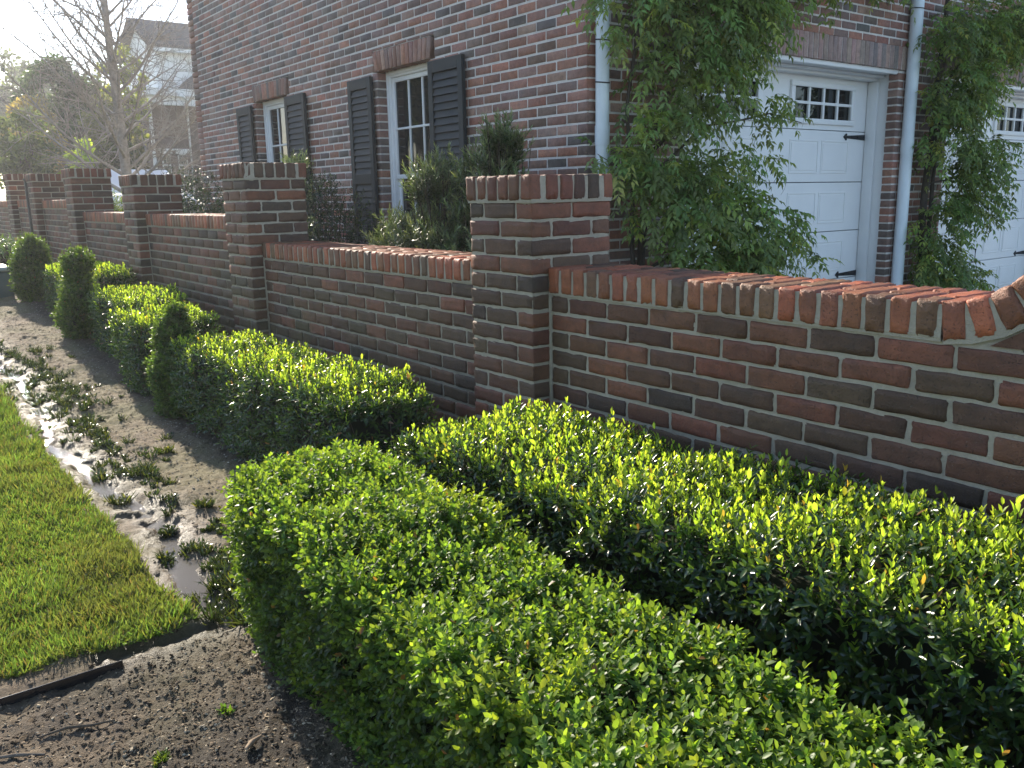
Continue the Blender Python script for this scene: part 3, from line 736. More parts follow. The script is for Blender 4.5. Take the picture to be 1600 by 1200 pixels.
def hedge(name, label, x0, x1, y0, y1, zt, zb, kind, dens, group=None, amp=.03, warp=None, r=.07, tilt=0.0, extra=None, wts=(1, 1, .35, .8, .8), tone=1.0, shoots=900, dents=(), lsc=1.0):
    root = obj_empty(name, ((x0 + x1) / 2, (y0 + y1) / 2, zb), label, 'hedge', group)
    boxes = [((x0, y0, zb), (x1, y1, zt))] + (extra or [])
    fo = MB(); tw = MB()
    for lo, hi in boxes:
        sx, sy, sz = np.array(hi) - np.array(lo)
        area = sx * sy * wts[0] + sy * sz * (wts[1] + wts[2]) + sx * sz * (wts[3] + wts[4])
        n = int(area * dens)
        P, D, k = box_surface(n, lo, hi, r, wts)
        def shape(P, D, depth=0.0):
            a = fbm(P, 4.2, 3, 11) * amp + vnoise(P, 16, 4) * amp * .45
            for (c, rad, dep) in dents: a = a - dep * np.exp(-(np.linalg.norm(P - np.array(c), axis=1) / rad) ** 2)
            Q = P + D * a[:, None] - D * depth
            Q[:, 2] += tilt * (Q[:, 1] - y0)
            # sides pinch in a little towards the ground
            f = np.clip((zt - Q[:, 2]) / (zt - zb), 0, 1); Q[:, 0] += ((x0 + x1) / 2 - Q[:, 0]) * .10 * f
            if warp is not None: Q[:, 0] += np.interp(Q[:, 1], warp[0], warp[1])
            return Q
        up = np.array((0, 0, 1.0))
        S = nrm(D * .75 + up * .55 + RS.randn(n, 3) * .38)
        holes = vnoise(P, 9, 33)
        keep = (holes > -.72) | (RS.rand(n) < .3)
        P, D, S = P[keep], D[keep], S[keep]; n = len(P)
        Q = shape(P, D, RS.uniform(.0, .055, n)[:, None])
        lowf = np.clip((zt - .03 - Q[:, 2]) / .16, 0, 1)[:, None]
        if kind == 'box':
            c = vary((.070, .145, .030), n, .3, .12) * tone
            tip = vary((.175, .275, .045), n, .3, .1) * tone
            yl = (fbm(P, 3.1, 2, 8) > .15)[:, None]
            tip = np.where(yl, tip * np.array((1.25, 1.1, .9)), tip)
            old_shade = lowf * np.clip(.75 + .6 * fbm(P, 6, 2, 51), .2, 1)[:, None]  # older leaves, with the shade of the hedge sides painted into their colour
            c = c * (1 - old_shade) + old_shade * vary((.038, .075, .022), n, .3, .1); tip = tip * (1 - old_shade) + old_shade * vary((.06, .11, .028), n, .3, .1)
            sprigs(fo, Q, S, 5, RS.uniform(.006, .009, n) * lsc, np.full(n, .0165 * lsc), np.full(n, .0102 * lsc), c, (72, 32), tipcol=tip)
        else:
            c = vary((.034, .070, .020), n, .3, .12) * tone
            tip = vary((.062, .115, .024), n, .25, .1) * tone
            sprigs(fo, Q, S, 4, RS.uniform(.009, .015, n) * lsc, np.full(n, .027 * lsc), np.full(n, .0105 * lsc), c, (75, 35), tipcol=tip)
            # erect yellow-green spring shoots on the top and spilling over the upper front
            m = int(sx * sy * shoots)
            P2, D2, k2 = box_surface(int(m * 1.25), lo, hi, r, (1, .45 * sx / sz, .08, .25, .35))
            ok = (P2[:, 2] > hi[2] - .13 * RS.rand(len(P2)) - .02) | (RS.rand(len(P2)) < .10); P2, D2 = P2[ok], D2[ok]; m = len(P2)
            S2 = nrm(np.array((0, 0, 1.0)) + D2 * .25 + RS.randn(m, 3) * .17)
            Q2 = shape(P2, D2, .012)
            hgt = RS.uniform(.5, 1.3, m) * (1 + .5 * (RS.rand(m) < .07))
            c1 = vary((.26, .38, .045), m, .25, .10); c2 = vary((.47, .60, .075), m, .2, .08)
            b = RS.rand(m) < .04; c2[b] = vary((.45, .33, .06), b.sum(), .15)
            nb = .0115 * hgt * lsc
            for q in range(m if m < 0 else 0): pass
            sprigs(fo, Q2, S2, 4, nb, .018 * hgt * lsc, .0078 * hgt * lsc, c1, (42, 16), mat=1, tipcol=c2)
        # twigs inside
        for _ in range(int(30 + area * 60)):
            j = RS.randint(len(Q)); e = Q[j] - D[j] * .01
            s0 = np.array([(lo[0] + hi[0]) / 2 + RS.uniform(-.1, .1) + (np.interp(e[1], warp[0], warp[1]) if warp else 0), e[1] + RS.uniform(-.12, .12), zb + RS.uniform(0, .12)])
            mid = (s0 + e) / 2 + RS.uniform(-.05, .05, 3)
            tw.tube([s0, mid, e], [.005, .003, .0012], 4, (.10, .085, .065), cap=False)
        # dark core added inside the bush to block light
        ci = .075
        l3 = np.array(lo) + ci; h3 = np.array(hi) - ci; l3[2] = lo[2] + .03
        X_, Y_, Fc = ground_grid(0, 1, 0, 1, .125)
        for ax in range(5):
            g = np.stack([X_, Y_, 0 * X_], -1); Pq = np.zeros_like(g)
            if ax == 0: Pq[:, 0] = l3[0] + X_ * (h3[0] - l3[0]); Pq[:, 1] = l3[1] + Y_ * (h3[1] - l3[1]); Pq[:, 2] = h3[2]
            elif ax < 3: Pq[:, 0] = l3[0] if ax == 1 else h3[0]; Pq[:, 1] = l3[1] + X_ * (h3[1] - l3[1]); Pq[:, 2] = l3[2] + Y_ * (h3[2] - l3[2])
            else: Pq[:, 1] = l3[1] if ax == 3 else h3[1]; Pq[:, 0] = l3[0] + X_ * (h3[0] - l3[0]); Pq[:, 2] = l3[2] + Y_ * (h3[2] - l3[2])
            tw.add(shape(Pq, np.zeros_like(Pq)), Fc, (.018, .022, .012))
    fo.build('foliage', [M_boxleaf if kind == 'box' else M_hleaf, M_shoot], root)
    tw.build('branches', M_core, root)
    return root

# ------------------------------------------------------------------ hedges and clipped cones
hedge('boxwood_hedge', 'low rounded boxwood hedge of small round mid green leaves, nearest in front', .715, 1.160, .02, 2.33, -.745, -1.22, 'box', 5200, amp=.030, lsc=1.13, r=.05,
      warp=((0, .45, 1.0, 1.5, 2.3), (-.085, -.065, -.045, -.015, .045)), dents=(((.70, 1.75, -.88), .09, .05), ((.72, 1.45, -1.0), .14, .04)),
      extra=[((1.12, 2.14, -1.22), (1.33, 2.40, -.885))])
hedge('privet_hedge', 'long clipped hedge with upright yellow-green shoots between the boxwood and the nearest wall section', 1.375, 1.97, -.25, 2.50, -.695, -1.22, 'glossy', 1700, 'clipped hedges along the brick wall', .028, shoots=1900, tilt=-.035, lsc=1.12,
      extra=None)
hedge('privet_hedge', 'bright topped clipped hedge block below the second wall section with a dark cone beside it', 1.37, 1.82, 2.86, 4.96, -.755, -1.22, 'glossy', 1700, 'clipped hedges along the brick wall', .03, shoots=1500, lsc=1.05)
hedge('privet_hedge', 'short yellow-green hedge block squeezed directly behind the nearest dark cone', 1.34, 1.86, 5.55, 6.22, -.735, -1.21, 'glossy', 1500, 'clipped hedges along the brick wall', .03, shoots=1700, lsc=1.15)
hedge('privet_hedge', 'square yellow-green hedge block in front of the knobbed middle topiary', 1.44, 1.92, 6.28, 7.32, -.675, -1.12, 'glossy', 1300, 'clipped hedges along the brick wall', .03, shoots=1700, lsc=1.2)
hedge('privet_hedge', 'farthest yellow-green hedge block, between the knobbed topiary and the last cone', 1.46, 1.98, 7.95, 9.20, -.600, -1.02, 'glossy', 1200, 'clipped hedges along the brick wall', .035, shoots=1700, lsc=1.25)

def topiary(label, x, y, zb, prof, n, tone=1.0, lsc=1.3):
    """clipped shrub of revolution; prof = [(height, radius)]"""
    root = obj_empty('clipped_topiary', (x, y, zb), label, 'topiary', 'clipped boxwood cones')
    prof = np.array(prof); h = RS.rand(n * 2) * prof[-1, 0]; r = np.interp(h, prof[:, 0], prof[:, 1])
    keep = RS.rand(n * 2) < (r + .03) / (prof[:, 1].max() + .03); h, r = h[keep], r[keep]; n = len(h)
    th = RS.rand(n) * 2 * np.pi; D = nrm(np.stack([np.cos(th), np.sin(th), np.full(n, .25)], -1))
    D[h > prof[-1, 0] * .95] = nrm(D[h > prof[-1, 0] * .95] + np.array((0, 0, 2.0)))
    P = np.stack([x + r * np.cos(th), y + r * np.sin(th), zb + h], -1)
    P = P + D * (fbm(P, 7, 3, 3) * .045 - RS.uniform(0, .045, n))[:, None]
    S = nrm(D * .8 + np.array((0, 0, .5)) + RS.randn(n, 3) * .35)
    fo = MB(); c = vary((.045, .095, .026), n, .3, .1) * tone; tip = vary((.085, .15, .035), n, .25, .1) * tone
    sprigs(fo, P, S, 4, RS.uniform(.007, .011, n) * lsc, np.full(n, .017 * lsc), np.full(n, .0095 * lsc), c, (70, 30), tipcol=tip)
    fo.build('foliage', M_boxleaf, root)
    st = MB(); st.tube([(x, y, zb - .05), (x + .01, y, zb + .25), (x, y, zb + prof[-1, 0] * .9)], [.02, .014, .004], 6, (.10, .085, .065))
    zz = np.linspace(.04, prof[-1, 0] * .93, 8); st.tube([(x, y, zb + v) for v in zz], np.maximum(np.interp(zz, prof[:, 0], prof[:, 1]) - .06, .008), 10, (.018, .022, .012))  # dark core inside the foliage, same as in the hedges
    st.build('stem', M_core, root); return root
topiary('dark green clipped cone wedged between two bright hedge blocks, nearest of the cones', 1.455, 5.10, -1.215, [(0, .12), (.1, .15), (.3, .14), (.45, .11), (.55, .075), (.64, .02)], 1500, lsc=1.5)
topiary('dark topiary with a narrow knob on top of a broad skirt', 1.46, 7.62, -1.07, [(0, .13), (.12, .17), (.34, .15), (.44, .08), (.50, .07), (.58, .095), (.65, .08), (.70, .02)], 1200, .95, 1.7)
topiary('tall egg shaped clipped cone beside the utility box, farthest of the cones', 1.48, 9.72, -.94, [(0, .14), (.12, .175), (.3, .165), (.45, .12), (.55, .07), (.62, .02)], 1200, 1.0, 1.9)

# ------------------------------------------------------------------ climbing vines on the garage front
def vine(label, blobs, stems, n_per, tone=1.0, tendrils=()):
    root = obj_empty('climbing_vine', (stems[0][0][0], stems[0][0][1], -1.19), label, 'climbing plant', 'vines on the garage wall')
    fo = MB()
    for (x, y, z, rx, ry, rz, k) in blobs:
        n = int(n_per * 1.12 * k * rx * rz / .25)
        d = rnd_dir(n); rad = RS.rand(n) ** .45
        P = np.array((x, y, z)) + d * rad[:, None] * np.array((rx, ry, rz))
        P = P + np.stack([fbm(P, 3.5, 2, 1), fbm(P, 3.5, 2, 2) * .4, fbm(P, 3.5, 2, 3)], -1) * .10
        keep = (P[:, 1] < YG - .02) & (fbm(P, 4.5, 2, 40) > -.38); P = P[keep]; d = d[keep]; n = len(P)
        ax = nrm(d * np.array((.8, .6, .35)) + np.array((0, -.45, -.25)) + RS.randn(n, 3) * .45)     # rachis
        ln = RS.uniform(.10, .19, n); side = nrm(np.cross(ax, np.array((0, 0, 1.0)) + RS.randn(n, 3) * .25)); upn = np.cross(side, ax)
        c = vary((.185, .255, .080), n, .35, .12) * tone
        young = RS.rand(n) < .13; c[young] = c[young] * np.array((1.6, 1.35, 1.1))
        for j in range(5):
            f = (j + .8) / 5; b = P + ax * (ln * f)[:, None] + np.array((0, 0, -1.0)) * (ln * f * f * .45)[:, None]
            for s in (1, -1):
                dl = side * s * .85 + ax * .45 + np.array((0, 0, -.55)) + RS.randn(n, 3) * .22
                sz = RS.uniform(.75, 1.15, n) * (1.05 - .3 * abs(f - .55))
                kp = RS.rand(n) > .08
                add_leaves(fo, T_LANCE, b[kp], dl[kp], (upn + .2 * ax)[kp], (.062 * sz)[kp], (.024 * sz)[kp], (c * (1 + RS.uniform(-.15, .15, (n, 1))))[kp])
        b = P + ax * ln[:, None] + np.array((0, 0, -1.0)) * (ln * .45)[:, None]
        add_leaves(fo, T_LANCE, b, ax + np.array((0, 0, -.8)), upn, np.full(n, .06), np.full(n, .023), c)
    fo.build('foliage', M_vleaf, root)
    st = MB()
    for pts, r0, r1 in [(s[:-2], s[-2], s[-1]) for s in stems]:
        pts = np.array(pts, float); t = np.linspace(0, len(pts) - 1, 8 * len(pts))
        P = np.stack([np.interp(t, range(len(pts)), pts[:, q]) for q in range(3)], -1)
        P = P + np.stack([vnoise(P, 3, 1), vnoise(P, 3, 2) * .3, vnoise(P, 3, 3) * .4], -1) * .06
        P[:, 1] = np.minimum(P[:, 1], YG - .025)
        st.tube(P, np.linspace(r0, r1, len(P)), 6, (.085, .068, .052))
    for (x, y, z, rr, a0, a1) in tendrils:
        t = np.linspace(a0, a1, 16); st.tube(np.stack([x + rr * np.cos(t), y - .05 * np.sin(t * .7), z + rr * np.sin(t) * .9], -1), np.linspace(.0017, .0008, 16), 4, (.16, .14, .09))
    st.build('stem', M_bark, root); return root
vine('broad feathery vine covering the house corner and spilling across the first garage door',
     [(4.55, 3.88, 1.20, .58, .30, .44, .9), (5.00, 3.86, 1.12, .28, .22, .24, .8), (4.42, 3.92, .62, .42, .24, .3, .75), (5.05, 3.80, .52, .20, .16, .07, .8), (4.30, 3.75, -.02, .50, .32, .28, .9),
      (4.80, 3.72, -.16, .36, .28, .22, .9), (5.05, 3.72, -.42, .36, .26, .14, .9), (4.12, 3.85, .18, .22, .2, .28, .7), (4.45, 3.7, -.58, .70, .34, .28, .8), (4.75, 3.78, .22, .26, .2, .12, .6),
      (3.74, 3.93, 1.0, .11, .10, .20, .6), (3.78, 3.93, .16, .18, .14, .11, .6), (4.0, 3.9, .40, .10, .1, .18, .5), (4.7, 3.9, 1.80, .8, .30, .30, .7), (5.9, 4.04, 1.62, .75, .13, .14, .7), (6.95, 4.06, 1.64, .45, .1, .12, .6)],
     [((4.25, 4.12, -1.2), (4.22, 4.12, -.4), (4.30, 4.12, .3), (4.5, 4.08, .9), (4.7, 4.05, 1.7), .032, .015), ((4.22, 4.12, -1.2), (4.10, 4.1, -.2), (4.05, 4.1, .5), (4.2, 4.1, 1.3), .02, .008),
      ((4.28, 4.1, .25), (4.6, 4.0, .50), (4.85, 3.95, .60), (5.1, 3.95, .66), .014, .003), ((4.28, 4.1, .1), (4.7, 3.95, .42), (5.2, 3.85, .52), (5.5, 3.8, .46), .011, .003), ((4.25, 4.1, -.5), (4.7, 3.9, -.25), (5.3, 3.8, -.30), .011, .003),
      ((4.25, 4.1, -.6), (4.6, 3.9, -.45), (5.1, 3.8, -.5), (5.6, 3.8, -.45), .010, .003), ((4.7, 4.05, 1.5), (5.5, 4.1, 1.55), (6.5, 4.1, 1.58), (7.4, 4.12, 1.62), .012, .006), ((4.2, 4.1, .2), (3.95, 4.05, .12), (3.7, 3.95, .25), .006, .002),
      ((4.5, 4.1, 1.2), (5.3, 4.1, 1.25), (5.5, 4.1, 1.0), .009, .004)], 620, 1.0,
     [(5.42, 3.75, -.40, .16, 2.4, -.9), (5.16, 3.75, .02, .10, 2.8, -.6), (5.30, 3.78, .44, .17, 2.2, -.1), (5.46, 3.75, -.62, .09, 2.6, -.2)])
vine('narrow vine climbing the brick strip between the two garage doors',
     [(8.15, 3.98, 1.34, .62, .22, .26, 1.0), (8.95, 3.95, 1.42, .62, .24, .24, 1.0), (8.05, 3.95, .85, .42, .22, .30, .9), (8.30, 3.92, .92, .3, .2, .16, .9), (7.98, 3.95, .35, .36, .22, .32, .8), (8.40, 3.88, .22, .36, .22, .18, 1.0), (8.15, 3.9, -.12, .36, .22, .22, 1.0),
      (7.92, 3.97, -.55, .28, .2, .34, .9), (8.25, 3.92, -.78, .36, .22, .14, 1.0), (9.9, 3.98, 1.62, .8, .2, .2, .8), (7.9, 3.98, -.95, .3, .2, .2, .8)],
     [((7.88, 4.12, -1.2), (7.86, 4.12, -.3), (7.9, 4.12, .5), (7.95, 4.1, 1.6), .045, .02), ((7.96, 4.12, -1.2), (7.98, 4.1, 0), (7.86, 4.1, .9), .028, .01), ((7.82, 4.12, -1.2), (7.84, 4.1, -.2), (8.0, 4.08, .9), (8.4, 4.05, 1.3), .02, .008),
      ((7.9, 4.1, .05), (8.2, 4.0, .1), (8.7, 3.9, .28), .008, .002), ((7.9, 4.1, -.7), (8.2, 4.0, -.7), (8.5, 3.9, -.72), .007, .002), ((7.95, 4.1, 1.3), (8.6, 4.05, 1.4), (9.6, 4.05, 1.55), .012, .005)], 560, .95,
     [(8.62, 3.85, .02, .12, 2.4, .2), (8.5, 3.85, -.2, .1, 2.2, .2)])

# ------------------------------------------------------------------ shrubs between wall and house
def needle_shrub(label, blobs, n_per, tone=1.0, group='shrubs behind the brick wall'):
    c0 = blobs[0]; root = obj_empty('needle_leaf_shrub', (c0[0], c0[1], -1.15), label, 'shrub', group); fo = MB(); st = MB()
    for (x, y, z, rx, ry, rz, k) in blobs:
        n = int(n_per * k * ry * rz / .09); d = rnd_dir(n); d[:, 2] = np.where(d[:, 2] < -.2, -d[:, 2], d[:, 2])
        P = np.array((x, y, z)) + d * (RS.rand(n) ** .4)[:, None] * np.array((rx, ry, rz))
        P += np.stack([fbm(P, 4, 2, q) for q in range(3)], -1) * .05
        S = nrm(d * .45 + np.array((0, 0, .9)) + RS.randn(n, 3) * .28); ln = RS.uniform(.08, .15, n)
        c = vary((.055, .095, .035), n, .3, .1) * tone; tip = vary((.22, .27, .12), n, .25, .1) * tone
        m = 20; A = perp(S); B = np.cross(S, A)
        for j in range(m):
            f = j / (m - 1); th = j * 2.4; a = R(78 - 50 * f)
            rad = A * math.cos(th) + B * math.sin(th)
            dl = S * math.cos(a) + rad * math.sin(a) + RS.randn(n, 3) * .1
            sz = RS.uniform(.8, 1.2, n) * (1 - .3 * f)
            add_leaves(fo, T_NEEDLE, P + S * (ln * f)[:, None], dl, S, .058 * sz, .0088 * sz, c * (1 - f * f) + tip * f * f)
        for j in range(0, n, 6): st.tube([(x + RS.uniform(-.06, .06), y + RS.uniform(-.06, .06), -1.15), (P[j] + np.array((x, y, -1.15))) / 2 + RS.uniform(-.04, .04, 3), P[j] + S[j] * ln[j]], [.011, .007, .0015], 5, (.06, .05, .035), cap=False)
    fo.build('foliage', M_needle, root); st.build('stem', M_bark, root); return root
needle_shrub('spiky needle leaved shrub rising below the nearest window, left of the nearest pier', [(3.28, 5.45, -.42, .28, .36, .30, 1), (3.30, 5.10, -.05, .25, .24, .26, 1.1), (3.30, 4.95, -.45, .3, .34, .35, 1), (3.30, 5.20, -.8, .32, .5, .3, .8)], 260)
needle_shrub('tall spiky shrub sticking up behind the top of the nearest pier', [(3.32, 4.42, .20, .14, .13, .22, 1.3), (3.32, 4.58, .06, .16, .18, .20, 1.2), (3.30, 4.40, -.15, .22, .26, .26, 1), (3.30, 4.5, -.6, .28, .32, .36, .8)], 260, .95)
needle_shrub('spiky shrub with only its pale tip showing above the second pier', [(3.30, 7.42, .20, .10, .09, .14, 1.4), (3.30, 7.5, -.1, .2, .2, .2, .8), (3.30, 7.5, -.5, .25, .25, .3, .7)], 200, 1.5)

def leaf_shrub(name, label, blobs, n_per, col, tip, L=.03, Wd=.014, group='shrubs behind the brick wall', zb=-1.15, mat=None, cat='shrub'):
    c0 = blobs[0]; root = obj_empty(name, (c0[0], c0[1], zb), label, cat, group); fo = MB(); st = MB()
    for (x, y, z, rx, ry, rz) in blobs:
        n = int(n_per * ry * rz / .1); d = rnd_dir(n); P = np.array((x, y, z)) + d * (RS.rand(n) ** .35)[:, None] * np.array((rx, ry, rz))
        P += np.stack([fbm(P, 4 * .03 / L, 2, q) for q in range(3)], -1) * .08 * L / .03
        S = nrm(d * .7 + np.array((0, 0, .6)) + RS.randn(n, 3) * .35)
        sprigs(fo, P, S, 4, np.full(n, L * .5), np.full(n, L), np.full(n, Wd), vary(col, n, .3, .1), (70, 30), T=T_LANCE, tipcol=vary(tip, n, .25, .1))
        for j in range(0, n, max(1, n // 25)): st.tube([(x + RS.uniform(-.05, .05), y + RS.uniform(-.05, .05), zb), (P[j] + np.array((x, y, zb))) / 2, P[j]], [.012 * L / .03, .007 * L / .03, .002], 5, (.06, .05, .035), cap=False)
    fo.build('foliage', mat or M_hleaf, root); st.build('stem', M_bark, root); return root
leaf_shrub('broadleaf_shrub', 'dark small leaved shrub against the house between the two windows', [(3.32, 6.95, -.15, .3, .26, .32), (3.32, 6.55, -.3, .28, .3, .25), (3.32, 7.3, -.0, .25, .22, .26), (3.3, 6.9, -.7, .35, .5, .4)], 420, (.022, .04, .016), (.04, .065, .022))
leaf_shrub('broadleaf_shrub', 'large dark shrub filling the gap between the second and third piers', [(3.2, 10.2, .02, .4, .55, .32), (3.2, 9.55, -.22, .4, .5, .3), (3.2, 10.7, .0, .4, .3, .25), (3.2, 10.0, -.6, .45, .8, .4)], 420, (.022, .045, .018), (.045, .075, .028))
leaf_shrub('broadleaf_shrub', 'small bright yellow-green shrub seen in the gap left of the third pier', [(3.75, 15.6, .0, .25, .3, .16), (3.75, 15.6, -.3, .3, .35, .25)], 420, (.10, .17, .02), (.24, .32, .03), .045, .02, zb=-.75)
leaf_shrub('broadleaf_shrub', 'loose leafy plant on the far left behind the utility box', [(1.75, 12.9, -.55, .3, .45, .16), (1.6, 12.2, -.6, .25, .3, .1)], 300, (.05, .10, .03), (.14, .22, .06), .045, .02, zb=-.82)

# ------------------------------------------------------------------ lawn, weeds, mulch
def lawn():
    mb = MB()
    for (x0, x1, y0, y1, dens, sc) in ((-.35, .68, 2.44, 3.6, 36000, 1.0), (-.2, .68, 3.6, 5.0, 24000, 1.15), (-.2, .68, 5.0, 8.0, 15000, 1.35), (-3, -.2, 2.5, 8, 900, 2.0), (-3, .66, 8.0, 11.4, 2200, 1.8)):
        n = int((x1 - x0) * (y1 - y0) * dens); X = RS.uniform(x0, x1, n); Y = RS.uniform(y0, y1, n)
        dn = fbm(np.stack([X, Y, 0 * X], -1), 9, 3, 71); kp = (dn > -.8) | (RS.rand(n) < .85)
        kp &= X < .675 + .02 * vnoise(np.stack([X * 0, Y, 0 * X], -1), 9, 3); kp &= Y > 2.455 + .018 * vnoise(np.stack([X, Y * 0, 0 * X], -1), 9, 4)
        X, Y = X[kp], Y[kp]; n = len(X)
        P = np.stack([X, Y, gz(Y) + .008 * 0 - .002], -1); lean = RS.randn(n, 3) * .65; cl = np.stack([fbm(P, 9, 2, 1), fbm(P, 9, 2, 2), 0 * X], -1) * .8
        d = nrm(np.array((0, 0, 1.0)) + lean + cl); d[:, 2] = np.abs(d[:, 2]) + .12
        c = vary((.145, .205, .055), n, .4, .12); pal = RS.rand(n) < .16; c[pal] = vary((.20, .20, .06), pal.sum(), .2); dk = fbm(P, 6, 2, 5)[:, None]; c = c * (1 + .25 * dk)
        wn_ = np.clip(fbm(P, 3.3, 3, 91) * 1.3 - .15, 0, .75)[:, None]; c = c * (1 - wn_) + wn_ * vary((.16, .165, .06), n, .3)
        dry = RS.rand(n) < .08; c[dry] = vary((.22, .17, .08), dry.sum(), .2)
        L = RS.uniform(.018, .046, n) * sc * np.clip(1 + .5 * fbm(P, 8, 2, 77), .6, 1.7); add_leaves(mb, T_BLADE, P, d, rnd_dir(n), L, RS.uniform(.003, .0052, n) * sc, c)
    return tag(mb.build('grass', M_grass), kind='stuff')
lawn()

def tuft(mb, x, y, r, n, h=.07, col=(.035, .055, .02), flat=.6):
    m0 = 1 if r < .07 else max(2, int(n / 38)); sp = 0.0 if m0 == 1 else 1.0; qx = x + RS.randn(m0) * r * .62 * sp; qy = y + RS.randn(m0) * r * .75 * sp; k0 = RS.randint(0, m0, n); qs = RS.uniform(.4, 1.2, m0)[k0]
    a = RS.rand(n) * 6.283; q = .022 * qs * RS.rand(n) ** .6; X = qx[k0] + q * np.cos(a); Y = qy[k0] + q * np.sin(a); z, _ = soil_h(X, Y)
    P = np.stack([X, Y, z - .003], -1); d = nrm(np.stack([np.cos(a) * flat, np.sin(a) * flat, np.full(n, .9)], -1) + RS.randn(n, 3) * .35); d[:, 2] = np.abs(d[:, 2]) + .1
    c = vary(col, n, .35, .15); y_ = RS.rand(n) < .12; c[y_] = vary((.13, .15, .04), y_.sum(), .2)
    add_leaves(mb, T_BLADE, P, d, rnd_dir(n), RS.uniform(.35, 1.0, n) * h * qs, RS.uniform(.0025, .006, n), c)
    m = n // 2; k = RS.randint(0, n, m)
    add_leaves(mb, T_OVATE, P[k] + d[k] * RS.uniform(.1, .6, m)[:, None] * h * qs[k][:, None], nrm(d[k] + RS.randn(m, 3) * .7), np.tile((0, 0, 1.0), (m, 1)) + RS.randn(m, 3) * .3, RS.uniform(.010, .020, m), RS.uniform(.006, .011, m), c[k])
gc = MB()
for (x, y, r, n, h) in ((.90, 5.56, .16, 420, .07), (.89, 6.2, .18, 380, .07), (.88, 6.7, .15, 300, .07), (1.02, 5.95, .16, 260, .05), (.92, 7.5, .2, 300, .07), (.90, 4.85, .09, 240, .07), (.97, 5.2, .10, 220, .06),
                        (.95, 4.10, .12, 320, .07), (.93, 4.4, .09, 160, .06), (.83, 3.28, .05, 150, .07), (.80, 3.02, .09, 260, .06), (.92, 2.90, .12, 300, .06), (.86, 2.62, .13, 360, .07), (.79, 2.37, .10, 300, .08), (.85, 2.24, .09, 260, .08), (.98, 3.15, .10, 260, .05), (.90, 2.55, .12, 420, .06), (.95, 2.75, .10, 300, .06), (.84, 2.42, .08, 320, .07), (.98, 5.6, .16, 400, .05), (.93, 2.62, .11, 420, .05), (.88, 2.80, .09, 300, .05), (.83, 2.50, .08, 300, .06), (.90, 2.38, .08, 300, .06), (.86, 5.2, .10, 300, .05), (.84, 5.9, .12, 420, .05), (.93, 6.0, .2, 500, .05), (.90, 7.0, .25, 500, .06), (.92, 4.65, .13, 300, .05), (.88, 4.25, .10, 260, .05), (.98, 3.8, .10, 160, .04), (.90, 3.6, .07, 160, .04), (.95, 6.5, .18, 400, .05), (.97, 4.9, .12, 260, .05), (1.0, 2.6, .12, 260, .06), (.93, 2.42, .10, 240, .07)):
    tuft(gc, x, y, r, int(n * 1.3), h)
tag(gc.build('ground_cover', M_hleaf), kind='stuff')
for (x, y, r, n, h, col, lab) in ((.775, 3.77, .045, 190, .065, (.022, .034, .016), 'small dark weed clump standing alone in the wet channel beside the lawn'),
                                  (1.02, 3.42, .055, 170, .05, (.03, .05, .02), 'low dark weed on the green stained soil between channel and hedge'),
                                  (.575, 1.925, .03, 60, .035, (.10, .19, .03), 'tiny bright green sprout on the dark mulch at the bottom'),
                                  (.40, 1.85, .035, 60, .03, (.09, .15, .03), 'pale seedling patch on the mulch near the bottom edge, left of the bright sprout'),
                                  (1.13, 4.35, .06, 150, .05, (.05, .075, .02), 'scruffy weed with brown bits in the middle of the soil strip')):
    m = MB(); tuft(m, x, y, r, n, h, col, .8); tag(m.build('weed', M_boxleaf), lab, 'weed', 'small weeds on the soil')

def chips(n, x0, x1, y0, y1, cols, smin, smax, dens=None):
    mb = MB(); X = RS.uniform(x0, x1, n); Y = RS.uniform(y0, y1, n)
    if dens is not None: kp = RS.rand(n) < dens(X, Y); X, Y = X[kp], Y[kp]; n = len(X)
    z, wet = soil_h(X, Y); kp = wet < .5; X, Y, z = X[kp], Y[kp], z[kp]; n = len(X)
    L = smin + (smax - smin) * RS.rand(n) ** 2.2; Wd = L * RS.uniform(.25, .75, n); H = L * RS.uniform(.10, .28, n)
    d = nrm(RS.randn(n, 3) * np.array((1, 1, .10))); s = nrm(np.cross(d, np.array((0, 0, 1.0)) + RS.randn(n, 3) * .18)); N = np.cross(s, d)
    t = np.array([(-.5, -.35, 0), (.1, -.55, 0), (.5, .1, 0), (.05, .5, 0), (-.45, .3, 0), (-.35, -.2, 1), (.15, -.3, 1), (.3, .12, 1), (-.1, .28, 1)])
    V = np.stack([X, Y, z - .001], -1)[:, None] + d[:, None] * (t[None, :, :1] * L[:, None, None]) + s[:, None] * (t[None, :, 1:2] * Wd[:, None, None]) + N[:, None] * (t[None, :, 2:3] * H[:, None, None])
    V = V + RS.randn(*V.shape) * (L * .05)[:, None, None]
    F = np.array([(0, 1, 6), (0, 6, 5), (1, 2, 7), (1, 7, 6), (2, 3, 8), (2, 8, 7), (3, 4, 8), (4, 5, 8), (4, 0, 5), (5, 6, 7), (5, 7, 8)])
    c = np.array(cols)[RS.randint(0, len(cols), n)] * RS.uniform(.6, 1.3, (n, 1))
    mb.add(V.reshape(-1, 3), (F[None] + (np.arange(n) * 9)[:, None, None]).reshape(-1, 3), np.repeat(c, 9, 0)); return mb
ms = chips(95000, -.3, 1.25, .9, 2.5, [(.085, .060, .036), (.045, .032, .021), (.16, .115, .07), (.28, .205, .13), (.07, .05, .033), (.42, .34, .23), (.20, .15, .095)], .0020, .0145, lambda X, Y: np.clip(1.1 - np.clip(.5 - X, 0, 2) * 1.0 - np.clip(Y - 2.0, 0, 1) * 1.6, .06, 1))
tag(ms.build('mulch', M_chip, smooth=False), kind='stuff')
